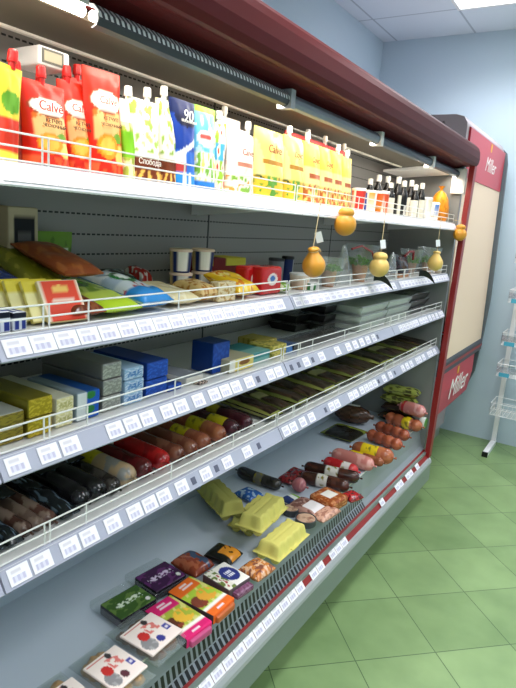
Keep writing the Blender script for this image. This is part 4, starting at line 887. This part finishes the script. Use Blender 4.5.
def egg(P,k,m,label,group='egg cartons on the deck',dz=0,d=(0,0),an=None):
    z=ZD+k*.0665; Q=[hz(x,y,z+.040) for x,y in P]; c=sum(Q,Vector())/4; v=(Q[1]-Q[0])+(Q[2]-Q[3]); w=(Q[3]-Q[0])+(Q[2]-Q[1]); ax=v if v.length>w.length else w
    a=math.atan2(ax.y,ax.x)-PI/2 if an is None else an
    T=thing('egg_carton',label,'egg carton',(c.x+d[0],c.y+d[1],z),(0,0,a),group); e=eggmesh(m)
    link('lid',e[0],T); link('base',e[1],T); link('closing_tab',e[2],T); return T
egg(((250,549),(289,519),(309,530),(279,559)),0,EGG,'yellow egg carton at the front, lying lowest beside the grille')
QT=((238,520),(265,494),(288,505),(259,530))
egg(QT,0,EGG,'yellow egg carton at the bottom behind the front one, under the top carton',d=(-.02,-.03))
egg(QT,1,EGG,'topmost yellow egg carton, lying over the other yellow ones')
QO=((206,492),(225,482),(249,505),(228,515))
egg(QO,0,EGG_SHADED,'yellow egg carton darkened as in shade, lower one of the back pair',d=(-.02,-.012))
egg(QO,1,EGG_SHADED,'yellow egg carton darkened as in shade, upper one of the back pair',d=(-.02,-.006))
quad('fish_packet',((236,489),(250,484),(262,492),(248,499)),.03,ZD,lambda f,u,v:'#2456a0' if nz(u,v,104,5)>-.2 else '#9ab4d0','blue packet lying behind the yellow egg cartons','packet',soft=True,seed=53)
# sausages and meats on the deck
MGp='sausages and meats on the deck'
DS=[((283,487),(236,470),0.026,cas('#24201c','#6a6454',.45,.6,'#34302a'),'long dark sausage lying under the fourth shelf behind the egg cartons',0),
((308,488),(290,483),0.032,cas('#b0646c',c2='#c48084'),'short pink sausage end left of the brown meat packet',0),
((362,479),(302,466),0.029,cas('#341914','#e8e0d8',.42,.60,'#4a241c'),'dark brown sausage with white label, rear one of the pair',0),
((352,488),(298,476),0.029,cas('#3a1c16','#e4dcd4',.36,.55,'#522a20'),'dark brown sausage with white label, front one of the pair',0),
((360,473),(322,461),0.032,cas('#c01c24','#e8dcd8',.55,.75,'#d43a3c'),'bright red sausage with white label beside the pale pink one',0),
((376,467),(330,453),0.035,cas('#d08078',c2='#e0a298'),'pale pink sausage with wrinkled skin, right of the bright red one',0),
((396,459),(350,447),0.040,cas('#a85a3a','#e8c81c',.30,.62,'#b86a44'),'light brown sausage with big yellow label on the deck',0),
((386,464),(345,453),.023,cas('#8a4a30','#e8c81c',.15,.45,'#9a583a'),'thin light brown sausage with yellow label tucked before the bigger one',0),
((404,447),(366,433),0.033,cas('#a04c30',c2='#b86040'),'string of plump brown sausage links, nearest of three strings',4),
((411,438),(374,425),0.033,cas('#94442c',c2='#b05a3c'),'string of plump brown sausage links, middle of three strings',4),
((424,428),(384,416),0.037,cas('#a8583a','#e8c81c',.50,.68,'#bc6c48'),'string of plump links with yellow label, farthest of three strings',4),
((427,414),(398,405),0.037,cas('#c87a74','#c02c34',.2,.3,'#dca09a'),'pink speckled sausage near the far end of the deck',0)]
for i,(pf,pb,r,pt,lab,lk) in enumerate(DS): saus('sausage',pf,pb,r,ZD,pt,lab,'sausage',MGp,lk,GLOSS,i,dz=.079 if 'pink speckled' in lab else 0)
quad('meat_packet',((279,476),(296,463),(306,470),(290,482)),.03,ZD,lambda f,u,v:'#7a1820' if nz(u,v,105,9)>-.1 else '#3a0c10','crumpled dark red meat packet behind the short pink sausage','packet','meat packets on the deck',soft=True,seed=54,crink=.014)
quad('meat_packet',((309,493),(325,486),(350,494),(333,505)),.045,ZD,lambda f,u,v:'#efe6de' if f=='T' and .28<u<.75 and .30<v<.72 else '#9a4c24' if nz(u,v,106,7)>-.2 else '#c07a4a','orange-brown meat packet with white label, right of the short pink sausage','packet','meat packets on the deck',m=GLOSS,r=.012)
quad('meat_packet',((340,492),(352,488),(364,494),(352,499)),.03,ZD,lambda f,u,v:'#b0242a' if nz(u,v,107,8)>-.1 else '#5a1418','small red meat packet at the front edge by the brown sausages','packet','meat packets on the deck',soft=True,seed=55)
quad('meat_packet',((287,502),(304,492),(325,505),(311,514)),.035,ZD,lambda f,u,v:'#e6dcdc' if f=='T' and v>.5 and u>.2 else '#b08478' if nz(u,v,108,8)>0 else '#7a5048','packet of grey-pink slices with white label, above the round tin','packet','meat packets on the deck',soft=True,seed=56)
quad('cheese_packet',((280,497),(292,491),(302,496),(291,502)),.03,ZD,lambda f,u,v:'#2c3a70' if u<.4 else '#e8e8e4' if u<.7 else '#7cae3a','small navy, white and green packet beside the topmost egg carton','packet','meat packets on the deck',soft=True,seed=57)
quad('meat_packet',((312,512),(330,502),(340,508),(322,520)),.03,ZD,lambda f,u,v:'#d8a48c' if nz(u,v,109,8)>0 else '#b07a68','pale pink meat slices packet at the front edge right of the round tin','packet','meat packets on the deck',soft=True,seed=58)
for px,py,r,lab in ((306,517,.040,'round tin of sliced meat in front of the egg cartons'),(291,507,.032,'smaller round tin of sliced meat behind the front one')):
    p=hz(px,py,ZD+.03); T=thing('meat_tin',lab,'tin',(p.x,p.y,ZD),(0,0,0),'round meat tins'); 
    link('tin_body',MB().lathe([(0,0),(r*.9,0),(r,.004),(r,.024),(r*1.04,.027),(r*.96,.028),(r*.94,.022),(0,.022)],26).mesh('tin_body',DGREY),T)
    link('meat_slice',MB().lathe([(0,.0225),(r*.9,.0225),(r*.9,.026),(r*.5,.027),(0,.027)],26).mesh('meat_slice',PRINT,lambda f,u,v:'#c8a48a' if nz(u,v,110,6)>-.1 else '#8a5a48'),T)
p=hz(353,415,ZD+.05)
hm=thing('ham','ham in a net with white label under the fourth shelf','ham',(p.x,p.y,ZD),(0,0,R(15)))
link('ham_body',MB().lathe([(0,-.11),(.02,-.105),(.045,-.07),(.055,-.01),(.052,.04),(.035,.085),(.012,.10),(.015,.12),(0,.122)],22,'S','x').mesh('ham_body',GLOSS,lambda f,u,v:'#3a2418' if (int(u*22)+int(v*16))%2 else '#5a3826',smooth=True),hm,(0,0,.055))
lb=MB(); lb.grid('T',lambda u,v:(-.035+.07*v,.057*math.sin((u-.5)*1.5+.5),.057*math.cos((u-.5)*1.5+.5)),12,6)
link('paper_label',lb.mesh('paper_label',PAPER,lambda f,u,v:'#a8a4a0' if .2<u<.8 and int(v*9)%2 else '#dcd8d2'),hm,(0,0,.055))
quad('meat_packet',((322,429),(340,420),(366,430),(350,440)),.03,ZD,lambda f,u,v:'#7f8a34' if u>.75 or v<.12 else '#1a1410','dark packet with green end lying in front of the netted ham','packet','meat packets on the deck',soft=True,seed=59)
for i,(px,py,h,lab,gr) in enumerate(((424,394,.05,'dark meat packet at the bottom of the pile against the far end panel',0),(424,388,.05,'dark meat packet second from the bottom in the pile at the far end',0),(424,383,.05,'yellow-green packet third from the bottom in the pile at the far end',1),(424,378,.05,'yellow-green packet on top of the pile against the far end panel',1))):
    me=flat(.21,.085,.055,60+i,20,.006).mesh('meat_packet',GLOSS,lambda f,u,v:(('#9aa04a' if gr else '#2a1a14') if nz(u,v,111+i,6)>-.15 else '#4a4a24'),smooth=True,fix=False)
    tag(link('meat_packet',me,None,(-.985+.01*(i%2),3.24,ZD+i*.0565),(0,0,R(3*(i%2)))),lab,'packet','packets piled at the far end of the deck')
tag(link('round_cheese',MB().lathe([(0,0),(.03,0),(.034,.006),(.034,.03),(.03,.036),(0,.036)],22).mesh('round_cheese',PRINT,lambda f,u,v:'#e8ece4' if v<.7 else '#4a8a3c'),None,(-.845,3.235,ZD+.036),(0,R(90),0)),'small round green and white tub on edge at the far end by the red post','tub')
# small things on the second fridge's counter
for y,lab,c1 in ((3.62,'small red and white carton on the second fridge counter, left','#b82a2c'),(3.74,'small red carton on the second fridge counter, right','#a82024')):
    T=thing('drink_carton',lab,'carton',(-.915,y,.840),(0,R(0),0),'cartons on the second fridge counter')
    link('carton_body',rbox(.05,.06,.11,.004,4).mesh('carton_body',PRINT,lambda f,u,v:c1 if v>.5 or u>.7 else '#e8e8ec'),T); link('cap',MB().lathe([(0,.108),(.012,.108),(.012,.122),(0,.122)],12).mesh('cap',CAPR),T)
# ================================================================== render look
sc=bpy.context.scene
w=bpy.data.worlds.new('world'); sc.world=w; w.use_nodes=True; w.node_tree.nodes['Background'].inputs[0].default_value=(.6,.7,.8,1); w.node_tree.nodes['Background'].inputs[1].default_value=.05
sc.view_settings.view_transform='Standard'; sc.view_settings.look='None'; sc.view_settings.gamma=1; sc.view_settings.exposure=EXPO
